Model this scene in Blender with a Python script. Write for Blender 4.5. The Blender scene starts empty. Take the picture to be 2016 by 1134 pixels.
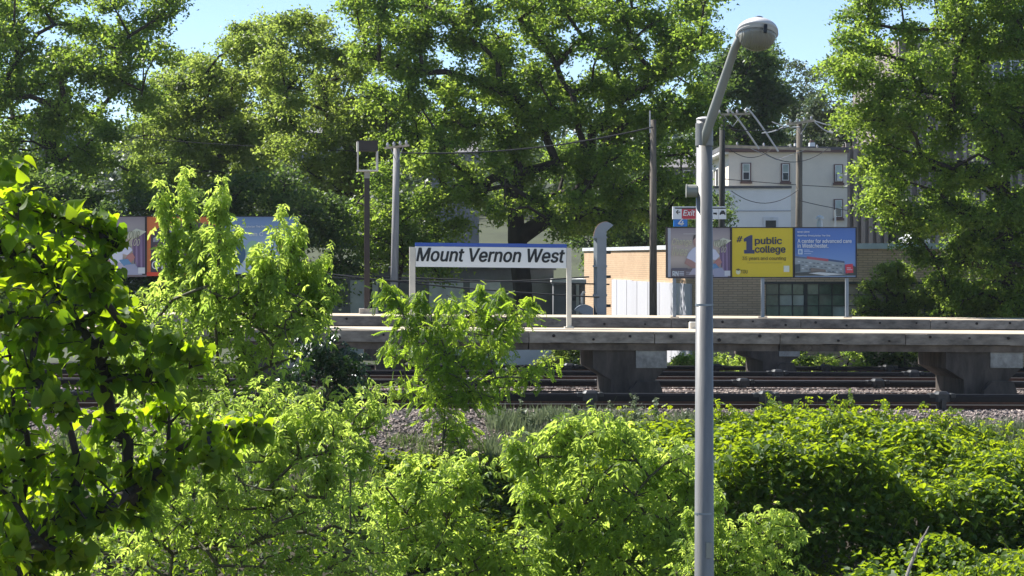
import bpy, math, random
import numpy as np
from mathutils import Vector, Matrix

# ------------------------------------------------------------------ camera, sky, sun, exposure
FPX = 4300.0      # focal length in photo pixels (photo 2016 px wide)
HAZE = 0.00015
CZ = 2.9          # eye height above the track bed
HY = 508.0        # photo row of the horizon
sc = bpy.context.scene
cam_d = bpy.data.cameras.new('camera')
cam = bpy.data.objects.new('camera', cam_d)
sc.collection.objects.link(cam)
cam.location = (0, 0, CZ)
cam.rotation_euler = (math.radians(90), 0, 0)
cam_d.sensor_width = 36.0
cam_d.lens = FPX * 36.0 / 2016.0
cam_d.shift_y = -(567.0 - HY) / 2016.0
cam_d.clip_start = 0.3
cam_d.clip_end = 3000
sc.camera = cam

SUN_EL = math.radians(48)
SUN_AZ = math.radians(-58)      # clockwise from +Y: left of and behind the platforms
sdir = Vector((math.sin(SUN_AZ) * math.cos(SUN_EL), math.cos(SUN_AZ) * math.cos(SUN_EL), math.sin(SUN_EL)))
world = bpy.data.worlds.new('World')
sc.world = world
world.use_nodes = True
wn = world.node_tree
sky = wn.nodes.new('ShaderNodeTexSky')
sky.sky_type = 'NISHITA'
sky.sun_disc = False
sky.sun_elevation = SUN_EL
sky.sun_rotation = SUN_AZ
sky.air_density = 1.0
sky.dust_density = 0.0
sky.altitude = 3500
sky.ozone_density = 1.6
wn.links.new(sky.outputs[0], wn.nodes['Background'].inputs[0])
wn.nodes['Background'].inputs[1].default_value = 0.09
sun_d = bpy.data.lights.new('sun', 'SUN')
sun_d.energy = 4.8
sun_d.angle = math.radians(0.5)
sun_d.color = (1.0, 0.97, 0.92)
sun = bpy.data.objects.new('sun', sun_d)
sc.collection.objects.link(sun)
sun.rotation_euler = sdir.to_track_quat('Z', 'Y').to_euler()
sc.view_settings.view_transform = 'Standard'
sc.view_settings.look = 'None'
sc.view_settings.gamma = 1
sc.view_settings.use_curve_mapping = False
sc.view_settings.exposure = 1.08
sc.cycles.max_bounces = 8
sc.cycles.transmission_bounces = 6

# ------------------------------------------------------------------ helpers
COL = sc.collection
def link(o):
    COL.objects.link(o)
    return o
def P(px, py, d):
    """point at depth d seen at photo position px, py"""
    return ((px - 1008.0) * d / FPX, d, CZ - (py - HY) * d / FPX)

PSI = math.atan(0.105); CS, SN = math.cos(PSI), math.sin(PSI)
OY = 45.3; OX = (1118 - 1008) * OY / FPX
GR = 0.0094
def L(x, y, z):
    """railway frame: x along the track, y away from the camera, z above datum"""
    return (OX - SN * y + CS * x, OY + CS * y + SN * x, z - GR * x)
def LX(px, yl):
    k = (px - 1008.0) / FPX
    return (k * (OY + CS * yl) - OX + SN * yl) / (CS - k * SN)
def LD(px, yl):
    return OY + CS * yl + SN * LX(px, yl)
def LZ(px, py, yl):
    """railway z of the point seen at px, py on the line at y = yl"""
    return CZ - (py - HY) * LD(px, yl) / FPX + GR * LX(px, yl)
def ident(x, y, z):
    return (x, y, z)

class MB:
    def __init__(s, tf=ident):
        s.v = []; s.f = []; s.m = []; s.tf = tf
    def add(s, vs, fs, m=0):
        b = len(s.v)
        s.v += [s.tf(*p) for p in vs]
        s.f += [tuple(i + b for i in f) for f in fs]
        s.m += [m] * len(fs)
        return s
    def box(s, x0, x1, y0, y1, z0, z1, m=0):
        vs = [(x0, y0, z0), (x1, y0, z0), (x1, y1, z0), (x0, y1, z0), (x0, y0, z1), (x1, y0, z1), (x1, y1, z1), (x0, y1, z1)]
        return s.add(vs, [(0, 3, 2, 1), (4, 5, 6, 7), (0, 1, 5, 4), (1, 2, 6, 5), (2, 3, 7, 6), (3, 0, 4, 7)], m)
    def bbox(s, x0, x1, y0, y1, z0, z1, b, m=0):
        """box with chamfered vertical and top edges"""
        pts = [(x0 + b, y0), (x1 - b, y0), (x1, y0 + b), (x1, y1 - b), (x1 - b, y1), (x0 + b, y1), (x0, y1 - b), (x0, y0 + b)]
        cx, cy = (x0 + x1) / 2, (y0 + y1) / 2
        sx = max(0.01, 1 - 2 * b / abs(x1 - x0)); sy = max(0.01, 1 - 2 * b / abs(y1 - y0))
        vs = [(x, y, z0) for x, y in pts] + [(x, y, z1 - b) for x, y in pts] + [(cx + (x - cx) * sx, cy + (y - cy) * sy, z1) for x, y in pts]
        n = 8
        fs = [tuple(range(n))[::-1], tuple(range(2 * n, 3 * n))]
        for k in range(n):
            j = (k + 1) % n
            fs += [(k, j, n + j, n + k), (n + k, n + j, 2 * n + j, 2 * n + k)]
        return s.add(vs, fs, m)
    def prism(s, pts, y0, y1, m=0):
        """polygon in x,z extruded along y"""
        n = len(pts)
        vs = [(x, y0, z) for x, z in pts] + [(x, y1, z) for x, z in pts]
        fs = [tuple(range(n)), tuple(range(n, 2 * n))[::-1]]
        for k in range(n):
            j = (k + 1) % n
            fs.append((k, n + k, n + j, j))
        return s.add(vs, fs, m)
    def poly(s, pts, m=0):
        return s.add(pts, [tuple(range(len(pts)))], m)
    def tube(s, path, rad, n=8, m=0, cap=True):
        path = [Vector(p) for p in path]
        if not hasattr(rad, '__len__'): rad = [rad] * len(path)
        vs = []
        up = None
        for i, p in enumerate(path):
            t = (path[min(i + 1, len(path) - 1)] - path[max(i - 1, 0)]).normalized()
            if up is None:
                up = Vector((0, 0, 1)) if abs(t.z) < 0.9 else Vector((0, 1, 0))
            a = t.cross(up).normalized(); b = a.cross(t).normalized(); up = b
            for k in range(n):
                w = 2 * math.pi * (k + 0.5) / n
                vs.append(tuple(p + rad[i] * (math.cos(w) * a + math.sin(w) * b)))
        fs = []
        for i in range(len(path) - 1):
            for k in range(n):
                j = (k + 1) % n
                fs.append((i * n + k, i * n + j, (i + 1) * n + j, (i + 1) * n + k))
        if cap:
            fs += [tuple(range(n))[::-1], tuple(range(len(path) * n - n, len(path) * n))]
        return s.add(vs, fs, m)
    def ellip(s, c, r, n=16, k=8, t0=-90, t1=90, m=0):
        vs = []
        for i in range(k + 1):
            t = math.radians(t0 + (t1 - t0) * i / k)
            for j in range(n):
                a = 2 * math.pi * j / n
                vs.append((c[0] + r[0] * math.cos(t) * math.cos(a), c[1] + r[1] * math.cos(t) * math.sin(a), c[2] + r[2] * math.sin(t)))
        fs = []
        for i in range(k):
            for j in range(n):
                q = (j + 1) % n
                fs.append((i * n + j, i * n + q, (i + 1) * n + q, (i + 1) * n + j))
        fs += [tuple(range(n))[::-1], tuple(range(k * n, k * n + n))]
        return s.add(vs, fs, m)
    def build(s, name, mats, parent=None, loc=None, smooth=False, **tags):
        if not isinstance(mats, (list, tuple)): mats = [mats]
        base = Vector((0, 0, 0))
        if parent is not None: base = Vector(parent['_o'])
        elif loc is not None: base = Vector(loc)
        elif s.v:
            a = np.array(s.v); base = Vector((a[:, 0].mean(), a[:, 1].mean(), a[:, 2].min()))
        me = bpy.data.meshes.new(name)
        me.from_pydata([(x - base.x, y - base.y, z - base.z) for x, y, z in s.v], [], s.f)
        for m in mats: me.materials.append(m)
        if len(mats) > 1: me.polygons.foreach_set('material_index', s.m)
        if smooth:
            me.polygons.foreach_set('use_smooth', [True] * len(s.f))
        me.update()
        o = bpy.data.objects.new(name, me)
        link(o)
        if parent is not None: o.parent = parent
        else: o.location = base
        o['_o'] = tuple(base)
        settags(o, **tags)
        return o

def settags(o, label=None, cat=None, group=None, kind=None):
    if label: o['label'] = label
    if cat: o['category'] = cat
    if group: o['group'] = group
    if kind: o['kind'] = kind
    return o
def thing(name, label, cat, loc, group=None):
    o = bpy.data.objects.new(name, None)
    o.empty_display_size = 0.2
    link(o); o.location = loc; o['_o'] = tuple(loc)
    return settags(o, label, cat, group)
def npmesh(name, mats, v, f, parent=None, attr=None, loc=None, midx=None, smooth=False, **tags):
    """v (N,3) world points, f (M,3|4)"""
    base = np.array(parent['_o'] if parent is not None else (loc if loc is not None else (0, 0, 0)), dtype=float)
    v = np.asarray(v, dtype=float) - base
    f = np.asarray(f, dtype=np.int32)
    me = bpy.data.meshes.new(name)
    me.vertices.add(len(v)); me.vertices.foreach_set('co', v.astype(np.float32).ravel())
    k = f.shape[1]
    me.loops.add(f.size); me.loops.foreach_set('vertex_index', f.ravel())
    me.polygons.add(len(f)); me.polygons.foreach_set('loop_start', np.arange(0, f.size, k, dtype=np.int32))
    if not isinstance(mats, (list, tuple)): mats = [mats]
    for m in mats: me.materials.append(m)
    if midx is not None: me.polygons.foreach_set('material_index', np.asarray(midx, dtype=np.int32))
    if attr is not None:
        a = me.attributes.new('v', 'FLOAT', 'POINT'); a.data.foreach_set('value', np.asarray(attr, dtype=np.float32))
    me.update(calc_edges=True)
    me.polygons.foreach_set('use_smooth', np.full(len(f), smooth))
    o = bpy.data.objects.new(name, me); link(o)
    if parent is not None: o.parent = parent
    else: o.location = tuple(base)
    o['_o'] = tuple(base)
    settags(o, **tags)
    return o

# ------------------------------------------------------------------ materials
def srgb(r, g, b):
    f = lambda c: (c / 255 / 12.92) if c / 255 <= 0.04045 else ((c / 255 + 0.055) / 1.055) ** 2.4
    return (f(r), f(g), f(b))
def mat(name, col, rough=0.7, metal=0.0, var=0.0, scale=3.0, bump=0.0, bscale=None, stretch=(1, 1, 1), objvar=0.0, spec=0.5, col2=None, emit=None):
    m = bpy.data.materials.new(name); m.use_nodes = True
    nt = m.node_tree; b = nt.nodes['Principled BSDF']
    b.inputs['Base Color'].default_value = (*col, 1)
    b.inputs['Roughness'].default_value = rough
    b.inputs['Metallic'].default_value = metal
    b.inputs['Specular IOR Level'].default_value = spec
    tc = nt.nodes.new('ShaderNodeTexCoord'); mp = nt.nodes.new('ShaderNodeMapping')
    mp.inputs['Scale'].default_value = stretch
    nt.links.new(tc.outputs['Object'], mp.inputs[0])
    last = None
    if var > 0 or col2:
        n = nt.nodes.new('ShaderNodeTexNoise'); n.inputs['Scale'].default_value = scale; n.inputs['Detail'].default_value = 6
        n.inputs['Roughness'].default_value = 0.65
        nt.links.new(mp.outputs[0], n.inputs[0])
        r = nt.nodes.new('ShaderNodeValToRGB')
        c2 = col2 or tuple(max(0, c * (1 - var)) for c in col)
        c1 = tuple(min(1, c * (1 + var * 0.6)) for c in col)
        r.color_ramp.elements[0].position = 0.33; r.color_ramp.elements[0].color = (*c2, 1)
        r.color_ramp.elements[1].position = 0.66; r.color_ramp.elements[1].color = (*c1, 1)
        nt.links.new(n.outputs[0], r.inputs[0]); last = r.outputs[0]
    if objvar > 0:
        oi = nt.nodes.new('ShaderNodeObjectInfo'); mr = nt.nodes.new('ShaderNodeMapRange')
        mr.inputs[3].default_value = 1 - objvar; mr.inputs[4].default_value = 1 + objvar
        nt.links.new(oi.outputs['Random'], mr.inputs[0])
        hs = nt.nodes.new('ShaderNodeHueSaturation')
        if last: nt.links.new(last, hs.inputs['Color'])
        else: hs.inputs['Color'].default_value = (*col, 1)
        nt.links.new(mr.outputs[0], hs.inputs['Value']); last = hs.outputs[0]
    if last: nt.links.new(last, b.inputs['Base Color'])
    if bump > 0:
        n2 = nt.nodes.new('ShaderNodeTexNoise'); n2.inputs['Scale'].default_value = bscale or scale * 4; n2.inputs['Detail'].default_value = 5
        nt.links.new(mp.outputs[0], n2.inputs[0])
        bp = nt.nodes.new('ShaderNodeBump'); bp.inputs['Strength'].default_value = bump; bp.inputs['Distance'].default_value = 0.02
        nt.links.new(n2.outputs[0], bp.inputs['Height']); nt.links.new(bp.outputs[0], b.inputs['Normal'])
    return m
def leafmat(name, dark, light, tdark, tlight, trans=0.45, rough=0.45, gloss=0.35):
    """two sided leaf: reflects green, lets yellow green light through; 'v' = leaf age, individual tint, and light and shade painted by position"""
    m = bpy.data.materials.new(name); m.use_nodes = True
    nt = m.node_tree; b = nt.nodes['Principled BSDF']; out = nt.nodes['Material Output']
    at = nt.nodes.new('ShaderNodeAttribute'); at.attribute_name = 'v'
    def ramp(c0, c1):
        r = nt.nodes.new('ShaderNodeValToRGB')
        r.color_ramp.elements[0].color = (*c0, 1); r.color_ramp.elements[1].color = (*c1, 1)
        nt.links.new(at.outputs['Fac'], r.inputs[0]); return r.outputs[0]
    tcn = nt.nodes.new('ShaderNodeTexCoord'); nz = nt.nodes.new('ShaderNodeTexNoise'); nz.inputs['Scale'].default_value = 1.3 if 'oak' in name or 'pale' in name or 'deep' in name else 5.0
    nz.inputs['Detail'].default_value = 3; nt.links.new(tcn.outputs['Object'], nz.inputs[0])
    mrn = nt.nodes.new('ShaderNodeMapRange'); mrn.inputs[1].default_value = 0.3; mrn.inputs[2].default_value = 0.7; mrn.inputs[3].default_value = 0.72; mrn.inputs[4].default_value = 1.25
    nt.links.new(nz.outputs[0], mrn.inputs[0]); hsn = nt.nodes.new('ShaderNodeHueSaturation'); nt.links.new(mrn.outputs[0], hsn.inputs['Value'])
    nt.links.new(ramp(dark, light), hsn.inputs['Color']); nt.links.new(hsn.outputs[0], b.inputs['Base Color'])
    b.inputs['Roughness'].default_value = rough
    b.inputs['Specular IOR Level'].default_value = gloss
    tr = nt.nodes.new('ShaderNodeBsdfTranslucent'); nt.links.new(ramp(tdark, tlight), tr.inputs[0])
    mx = nt.nodes.new('ShaderNodeMixShader'); mx.inputs[0].default_value = trans
    nt.links.new(b.outputs[0], mx.inputs[1]); nt.links.new(tr.outputs[0], mx.inputs[2]); nt.links.new(mx.outputs[0], out.inputs[0])
    return m
def brickmat(name, c1, c2, mortar, vertical_axis='xz'):
    m = bpy.data.materials.new(name); m.use_nodes = True
    nt = m.node_tree; b = nt.nodes['Principled BSDF']; b.inputs['Roughness'].default_value = 0.85
    tc = nt.nodes.new('ShaderNodeTexCoord'); sp = nt.nodes.new('ShaderNodeSeparateXYZ'); cb = nt.nodes.new('ShaderNodeCombineXYZ')
    nt.links.new(tc.outputs['Object'], sp.inputs[0])
    nt.links.new(sp.outputs[0 if vertical_axis == 'xz' else 1], cb.inputs[0]); nt.links.new(sp.outputs[2], cb.inputs[1])
    br = nt.nodes.new('ShaderNodeTexBrick')
    br.inputs['Color1'].default_value = (*c1, 1); br.inputs['Color2'].default_value = (*c2, 1); br.inputs['Mortar'].default_value = (*mortar, 1)
    br.inputs['Scale'].default_value = 1.0; br.inputs['Brick Width'].default_value = 0.30; br.inputs['Row Height'].default_value = 0.075
    br.inputs['Mortar Size'].default_value = 0.012; br.inputs['Bias'].default_value = -0.1
    nt.links.new(cb.outputs[0], br.inputs[0])
    n = nt.nodes.new('ShaderNodeTexNoise'); n.inputs['Scale'].default_value = 0.9; n.inputs['Detail'].default_value = 5
    nt.links.new(tc.outputs['Object'], n.inputs[0])
    mr = nt.nodes.new('ShaderNodeMapRange'); mr.inputs[3].default_value = 0.78; mr.inputs[4].default_value = 1.2
    nt.links.new(n.outputs[0], mr.inputs[0])
    hs = nt.nodes.new('ShaderNodeHueSaturation'); nt.links.new(br.outputs[0], hs.inputs['Color']); nt.links.new(mr.outputs[0], hs.inputs['Value'])
    nt.links.new(hs.outputs[0], b.inputs['Base Color'])
    bp = nt.nodes.new('ShaderNodeBump'); bp.inputs['Strength'].default_value = 0.4; bp.inputs['Distance'].default_value = 0.01
    nt.links.new(br.outputs[1], bp.inputs['Height']); bp.invert = True; nt.links.new(bp.outputs[0], b.inputs['Normal'])
    return m

M = {}
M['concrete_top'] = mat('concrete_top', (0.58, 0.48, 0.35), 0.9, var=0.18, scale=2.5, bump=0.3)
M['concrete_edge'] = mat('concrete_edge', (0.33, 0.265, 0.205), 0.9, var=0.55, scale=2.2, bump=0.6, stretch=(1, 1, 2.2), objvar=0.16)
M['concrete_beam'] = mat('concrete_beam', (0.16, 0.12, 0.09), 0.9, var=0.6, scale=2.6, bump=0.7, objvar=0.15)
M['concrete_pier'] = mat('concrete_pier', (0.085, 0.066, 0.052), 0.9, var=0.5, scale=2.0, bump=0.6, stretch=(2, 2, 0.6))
M['concrete_light'] = mat('concrete_light', (0.36, 0.33, 0.29), 0.9, var=0.4, scale=5, bump=0.6)
M['bolt'] = mat('bolt_rust', (0.03, 0.018, 0.013), 0.8)
M['rust'] = mat('rusty_steel', (0.10, 0.045, 0.028), 0.75, var=0.4, scale=8)
M['railtop'] = mat('polished_rail', (0.5, 0.47, 0.44), 0.35, metal=1.0)
M['cover'] = mat('black_cover_board', (0.006, 0.006, 0.008), 0.55, var=0.3, scale=3, spec=0.25)
M['bracket'] = mat('bracket_iron', (0.022, 0.023, 0.025), 0.5, var=0.3, scale=9)
M['tie'] = mat('track_tie', (0.06, 0.045, 0.035), 0.9, var=0.4, scale=5)
M['ballast'] = mat('ballast_bed', (0.05, 0.044, 0.042), 0.95, var=0.6, scale=14, bump=1.0, bscale=18)
M['stone'] = mat('ballast_stone', (0.36, 0.29, 0.25), 0.9, var=0.65, scale=2)
M['soil'] = mat('soil_bank', (0.045, 0.035, 0.022), 0.95, var=0.5, scale=1.2, bump=0.6)
M['ground'] = mat('far_ground', (0.05, 0.06, 0.025), 0.95, var=0.5, scale=0.15)
M['asphalt'] = mat('asphalt', (0.05, 0.05, 0.05), 0.9, var=0.2, scale=2)
M['white_paint'] = mat('white_paint', (0.72, 0.71, 0.68), 0.5, var=0.08, scale=3)
M['cream_paint'] = mat('cream_post_paint', (0.62, 0.58, 0.50), 0.55, var=0.1, scale=4)
M['sign_white'] = mat('sign_white', (0.80, 0.80, 0.80), 0.4)
M['sign_blue'] = mat('sign_blue', (0.03, 0.09, 0.42), 0.4)
M['sign_bright_blue'] = mat('track_number_blue', (0.02, 0.20, 0.62), 0.4)
M['sign_red'] = mat('sign_red', (0.55, 0.03, 0.05), 0.4)
M['ink'] = mat('black_ink', (0.008, 0.008, 0.012), 0.45)
M['pole_grey'] = mat('pole_grey_paint', (0.23, 0.22, 0.205), 0.42, metal=0.2, var=0.2, scale=2.5, bump=0.1, stretch=(4, 4, 0.5))
M['arm_grey'] = mat('arm_grey_green', (0.30, 0.30, 0.26), 0.5, metal=0.2, var=0.08)
M['lamp_shell'] = mat('lamp_shell', (0.62, 0.60, 0.58), 0.45, var=0.06)
M['brown_post'] = mat('dark_brown_post', (0.028, 0.016, 0.012), 0.45)
M['wood_pole'] = mat('weathered_wood_pole', (0.16, 0.135, 0.105), 0.9, var=0.45, scale=3, stretch=(6, 6, 0.4), bump=0.5)
M['wood_grey'] = mat('silver_grey_wood_pole', (0.30, 0.29, 0.28), 0.85, var=0.35, scale=3, stretch=(6, 6, 0.3), bump=0.4)
M['wood_dark'] = mat('dark_wood_pole', (0.05, 0.05, 0.045), 0.85, var=0.35, scale=3, stretch=(6, 6, 0.3))
M['crossarm'] = mat('crossarm_wood', (0.48, 0.40, 0.30), 0.85, var=0.3, scale=4)
M['wire'] = mat('black_wire', (0.02, 0.02, 0.022), 0.6)
M['wire_light'] = mat('pale_cable', (0.55, 0.55, 0.55), 0.5)
M['insul'] = mat('insulator_grey', (0.42, 0.42, 0.44), 0.35)
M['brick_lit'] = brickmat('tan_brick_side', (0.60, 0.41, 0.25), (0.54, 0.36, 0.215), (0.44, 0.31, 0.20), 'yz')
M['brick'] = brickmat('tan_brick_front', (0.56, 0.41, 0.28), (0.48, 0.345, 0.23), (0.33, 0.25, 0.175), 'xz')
M['fascia'] = mat('pale_blue_metal_fascia', (0.42, 0.50, 0.56), 0.45, var=0.15, scale=1)
M['coping'] = mat('white_coping', (0.66, 0.68, 0.70), 0.5, var=0.2, scale=2)
M['panel_white'] = mat('white_metal_panel', (0.60, 0.60, 0.64), 0.5, var=0.08, scale=2, stretch=(1, 8, 0.2), objvar=0.03)
M['duct'] = mat('galvanised_duct', (0.26, 0.29, 0.32), 0.45, metal=0.35, var=0.12, scale=2)
M['duct_rust'] = mat('duct_rusty_edge', (0.45, 0.28, 0.22), 0.7, var=0.3)
M['house_beige'] = mat('beige_stucco', (0.80, 0.70, 0.58), 0.85, var=0.06, scale=1.5, bump=0.1)
M['house_white'] = mat('pale_blue_white_stucco', (0.80, 0.80, 0.80), 0.8, var=0.05, scale=1.2)
M['house_grey'] = mat('grey_siding', (0.20, 0.205, 0.215), 0.8, var=0.2, scale=1.5)
M['trim_brown'] = mat('brown_trim', (0.16, 0.09, 0.075), 0.7)
M['roof_dark'] = mat('dark_roof_felt', (0.12, 0.12, 0.125), 0.9, var=0.3, scale=2)
M['roof_shingle'] = mat('grey_shingle', (0.2, 0.19, 0.19), 0.9, var=0.35, scale=3)
M['ribbed'] = mat('ribbed_taupe_facade', (0.30, 0.25, 0.225), 0.85, var=0.25, scale=1.2, stretch=(2, 2, 0.3), objvar=0.1)
M['glass_dark'] = mat('dark_window_glass', (0.05, 0.055, 0.07), 0.08, var=0.3, scale=1)
M['glass_green'] = mat('green_wired_glass', (0.10, 0.17, 0.12), 0.22, var=0.5, scale=1.8, objvar=0.35)
M['glass_pale'] = mat('frosted_glass', (0.36, 0.42, 0.38), 0.3, var=0.25, scale=2, objvar=0.3)
M['glass_cream'] = mat('cream_pane', (0.42, 0.36, 0.27), 0.4, var=0.35, scale=2, objvar=0.2)  # plain cream pane colour
M['glass_yellow'] = mat('yellow_pane_poster', (0.70, 0.42, 0.03), 0.5)
M['glass_pink'] = mat('pink_pane_poster', (0.60, 0.12, 0.14), 0.5)
M['mullion'] = mat('dark_mullion', (0.04, 0.045, 0.045), 0.6)
M['frame_black'] = mat('black_board_frame', (0.018, 0.012, 0.014), 0.45)
M['bark'] = mat('dark_bark', (0.035, 0.028, 0.022), 0.95, var=0.4, scale=4, stretch=(1, 1, 0.3), bump=0.5)
M['bark_grey'] = mat('grey_bark', (0.11, 0.095, 0.08), 0.95, var=0.4, scale=6, stretch=(1, 1, 0.3), bump=0.4)
M['twig'] = mat('green_brown_twig', (0.07, 0.065, 0.03), 0.8, var=0.3)
M['dead_wood'] = mat('dead_pale_wood', (0.35, 0.31, 0.27), 0.85, var=0.3, scale=6)

G = lambda *a: tuple(a)
M['leaf_oak'] = leafmat('leaf_oak', (0.035, 0.068, 0.018), (0.085, 0.13, 0.026), (0.20, 0.36, 0.04), (0.62, 0.78, 0.10), 0.54)
M['leaf_pale'] = leafmat('leaf_pale', (0.05, 0.085, 0.022), (0.11, 0.15, 0.04), (0.25, 0.38, 0.05), (0.62, 0.74, 0.13), 0.53)
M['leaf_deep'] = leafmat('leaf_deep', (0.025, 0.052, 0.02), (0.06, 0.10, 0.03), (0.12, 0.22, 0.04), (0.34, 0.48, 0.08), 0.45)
M['leaf_far'] = leafmat('leaf_far', (0.035, 0.06, 0.03), (0.08, 0.11, 0.05), (0.09, 0.14, 0.04), (0.2, 0.26, 0.09), 0.36)
M['leaf_catalpa'] = leafmat('leaf_catalpa', (0.035, 0.075, 0.015), (0.075, 0.13, 0.018), (0.28, 0.48, 0.012), (0.70, 0.86, 0.02), 0.54, rough=0.55, gloss=0.25)
M['leaf_elder'] = leafmat('leaf_elder', (0.055, 0.10, 0.028), (0.14, 0.20, 0.05), (0.32, 0.50, 0.06), (0.78, 0.94, 0.15), 0.59, rough=0.5)
M['leaf_locust'] = leafmat('leaf_locust', (0.04, 0.09, 0.015), (0.08, 0.14, 0.02), (0.30, 0.50, 0.03), (0.66, 0.84, 0.07), 0.60)
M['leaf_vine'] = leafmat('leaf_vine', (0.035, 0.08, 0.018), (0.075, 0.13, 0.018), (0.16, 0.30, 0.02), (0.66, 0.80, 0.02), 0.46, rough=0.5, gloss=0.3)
M['leaf_ivy'] = leafmat('leaf_ivy', (0.012, 0.03, 0.012), (0.03, 0.06, 0.02), (0.02, 0.06, 0.01), (0.08, 0.16, 0.02), 0.25, rough=0.3, gloss=0.5)
M['grass'] = leafmat('grass_blades', (0.06, 0.10, 0.03), (0.13, 0.17, 0.06), (0.12, 0.2, 0.04), (0.3, 0.4, 0.1), 0.4)
M['weed'] = leafmat('grey_green_weed', (0.12, 0.16, 0.08), (0.24, 0.28, 0.17), (0.12, 0.17, 0.06), (0.3, 0.34, 0.18), 0.35)

# ------------------------------------------------------------------ ground
def smooth(t): t = np.clip(t, 0, 1); return t * t * (3 - 2 * t)
def ground_z(x, y):
    """terrain height; the track bed follows the railway's slight yaw and fall"""
    x = np.asarray(x, float); y = np.asarray(y, float)
    yl = (y - OY) * CS - (x - OX) * SN
    xl = (y - OY) * SN + (x - OX) * CS
    kx = [-60, -16, -12, -8.5, -6.8, -5.3, -3.6, -3.0, 1.2, 3.2, 14, 17, 30, 50, 85, 140, 220, 340, 1200]
    kz = [-6.0, -3.9, -3.0, -1.75, -0.75, -0.33, -0.03, -0.06, -0.05, -0.06, -0.16, -0.4, -0.6, 0.2, 3.5, 9, 16, 20, 22]
    z = np.interp(yl, kx, kz)
    g = GR * np.clip(xl, -40, 40) * (1 - smooth((yl - 25) / 30))
    n = 0.05 * np.sin(x * 1.7 + y * 0.9) * smooth((-4.2 - yl) / 2) + 0.5 * np.sin(x * 0.05 + 1) * smooth((yl - 45) / 40)
    return z - g + n
def ground():
    xs = np.unique(np.concatenate([np.arange(-30, 30.1, 0.6), np.linspace(-700, -30, 18), np.linspace(30, 700, 18)]))
    ys = np.unique(np.concatenate([np.arange(-30, 20, 5.0), np.arange(20, 34, 0.8), np.arange(34, 66, 0.35), np.arange(66, 120, 3.0), np.linspace(120, 1200, 24)]))
    X, Y = np.meshgrid(xs, ys)
    Z = ground_z(X, Y)
    v = np.stack([X, Y, Z], -1).reshape(-1, 3)
    nx, ny = len(xs), len(ys)
    i = (np.arange(ny - 1)[:, None] * nx + np.arange(nx - 1)[None]).ravel()
    f = np.stack([i, i + 1, i + nx + 1, i + nx], -1)
    c = v[f].mean(1)
    yl = (c[:, 1] - OY) * CS - (c[:, 0] - OX) * SN
    mi = np.where(yl < -6.6, 1, np.where(yl < 17, 0, 2))
    npmesh('ground', [M['ballast'], M['soil'], M['ground']], v, f, midx=mi, smooth=True, kind='structure')
ground()

def stones(name, n, x0, x1, y0, y1, size, mt, seed, zoff=0.0, dens=None):
    r = np.random.default_rng(seed)
    x = r.uniform(x0, x1, n); y = r.uniform(y0, y1, n)
    wx = OX - SN * y + CS * x; wy = OY + CS * y + SN * x
    z = ground_z(wx, wy) + zoff + r.uniform(-0.01, 0.03, n)
    T = np.array([(1, 0, 0), (-1, 0, 0), (0, 1, 0), (0, -1, 0), (0, 0, 1), (0, 0, -1)], float)
    Fc = np.array([(0, 2, 4), (2, 1, 4), (1, 3, 4), (3, 0, 4), (2, 0, 5), (1, 2, 5), (3, 1, 5), (0, 3, 5)])
    V = T[None] * r.uniform(0.6, 1.3, (n, 6, 1)) * (size * r.uniform(0.55, 1.35, n))[:, None, None]
    q = r.normal(size=(n, 3, 3)); Q, _ = np.linalg.qr(q)
    V = np.einsum('nij,nkj->nki', Q, V)
    V[:, :, 2] *= 0.8
    V += np.stack([wx, wy, z], -1)[:, None]
    f = (Fc[None] + (np.arange(n) * 6)[:, None, None]).reshape(-1, 3)
    return npmesh(name, mt, V.reshape(-1, 3), f, loc=(wx.mean(), wy.mean(), z.min()), kind='stuff')
settags(stones('ballast_stones', 30000, -16, 13, -6.9, -2.9, 0.036, M['stone'], 5),
        'loose grey and pink ballast stones sloping down in front of the nearest rail', 'ballast')
settags(stones('ballast_stones', 22000, -16, 13, 0.4, 4.0, 0.04, M['stone'], 6),
        'loose ballast stones lying under and behind the near platform', 'ballast')
settags(stones('ballast_stones', 9000, -16, 13, 4.2, 11.0, 0.045, M['stone'], 7),
        'loose ballast stones between the rails in front of the far platform', 'ballast')

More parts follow.
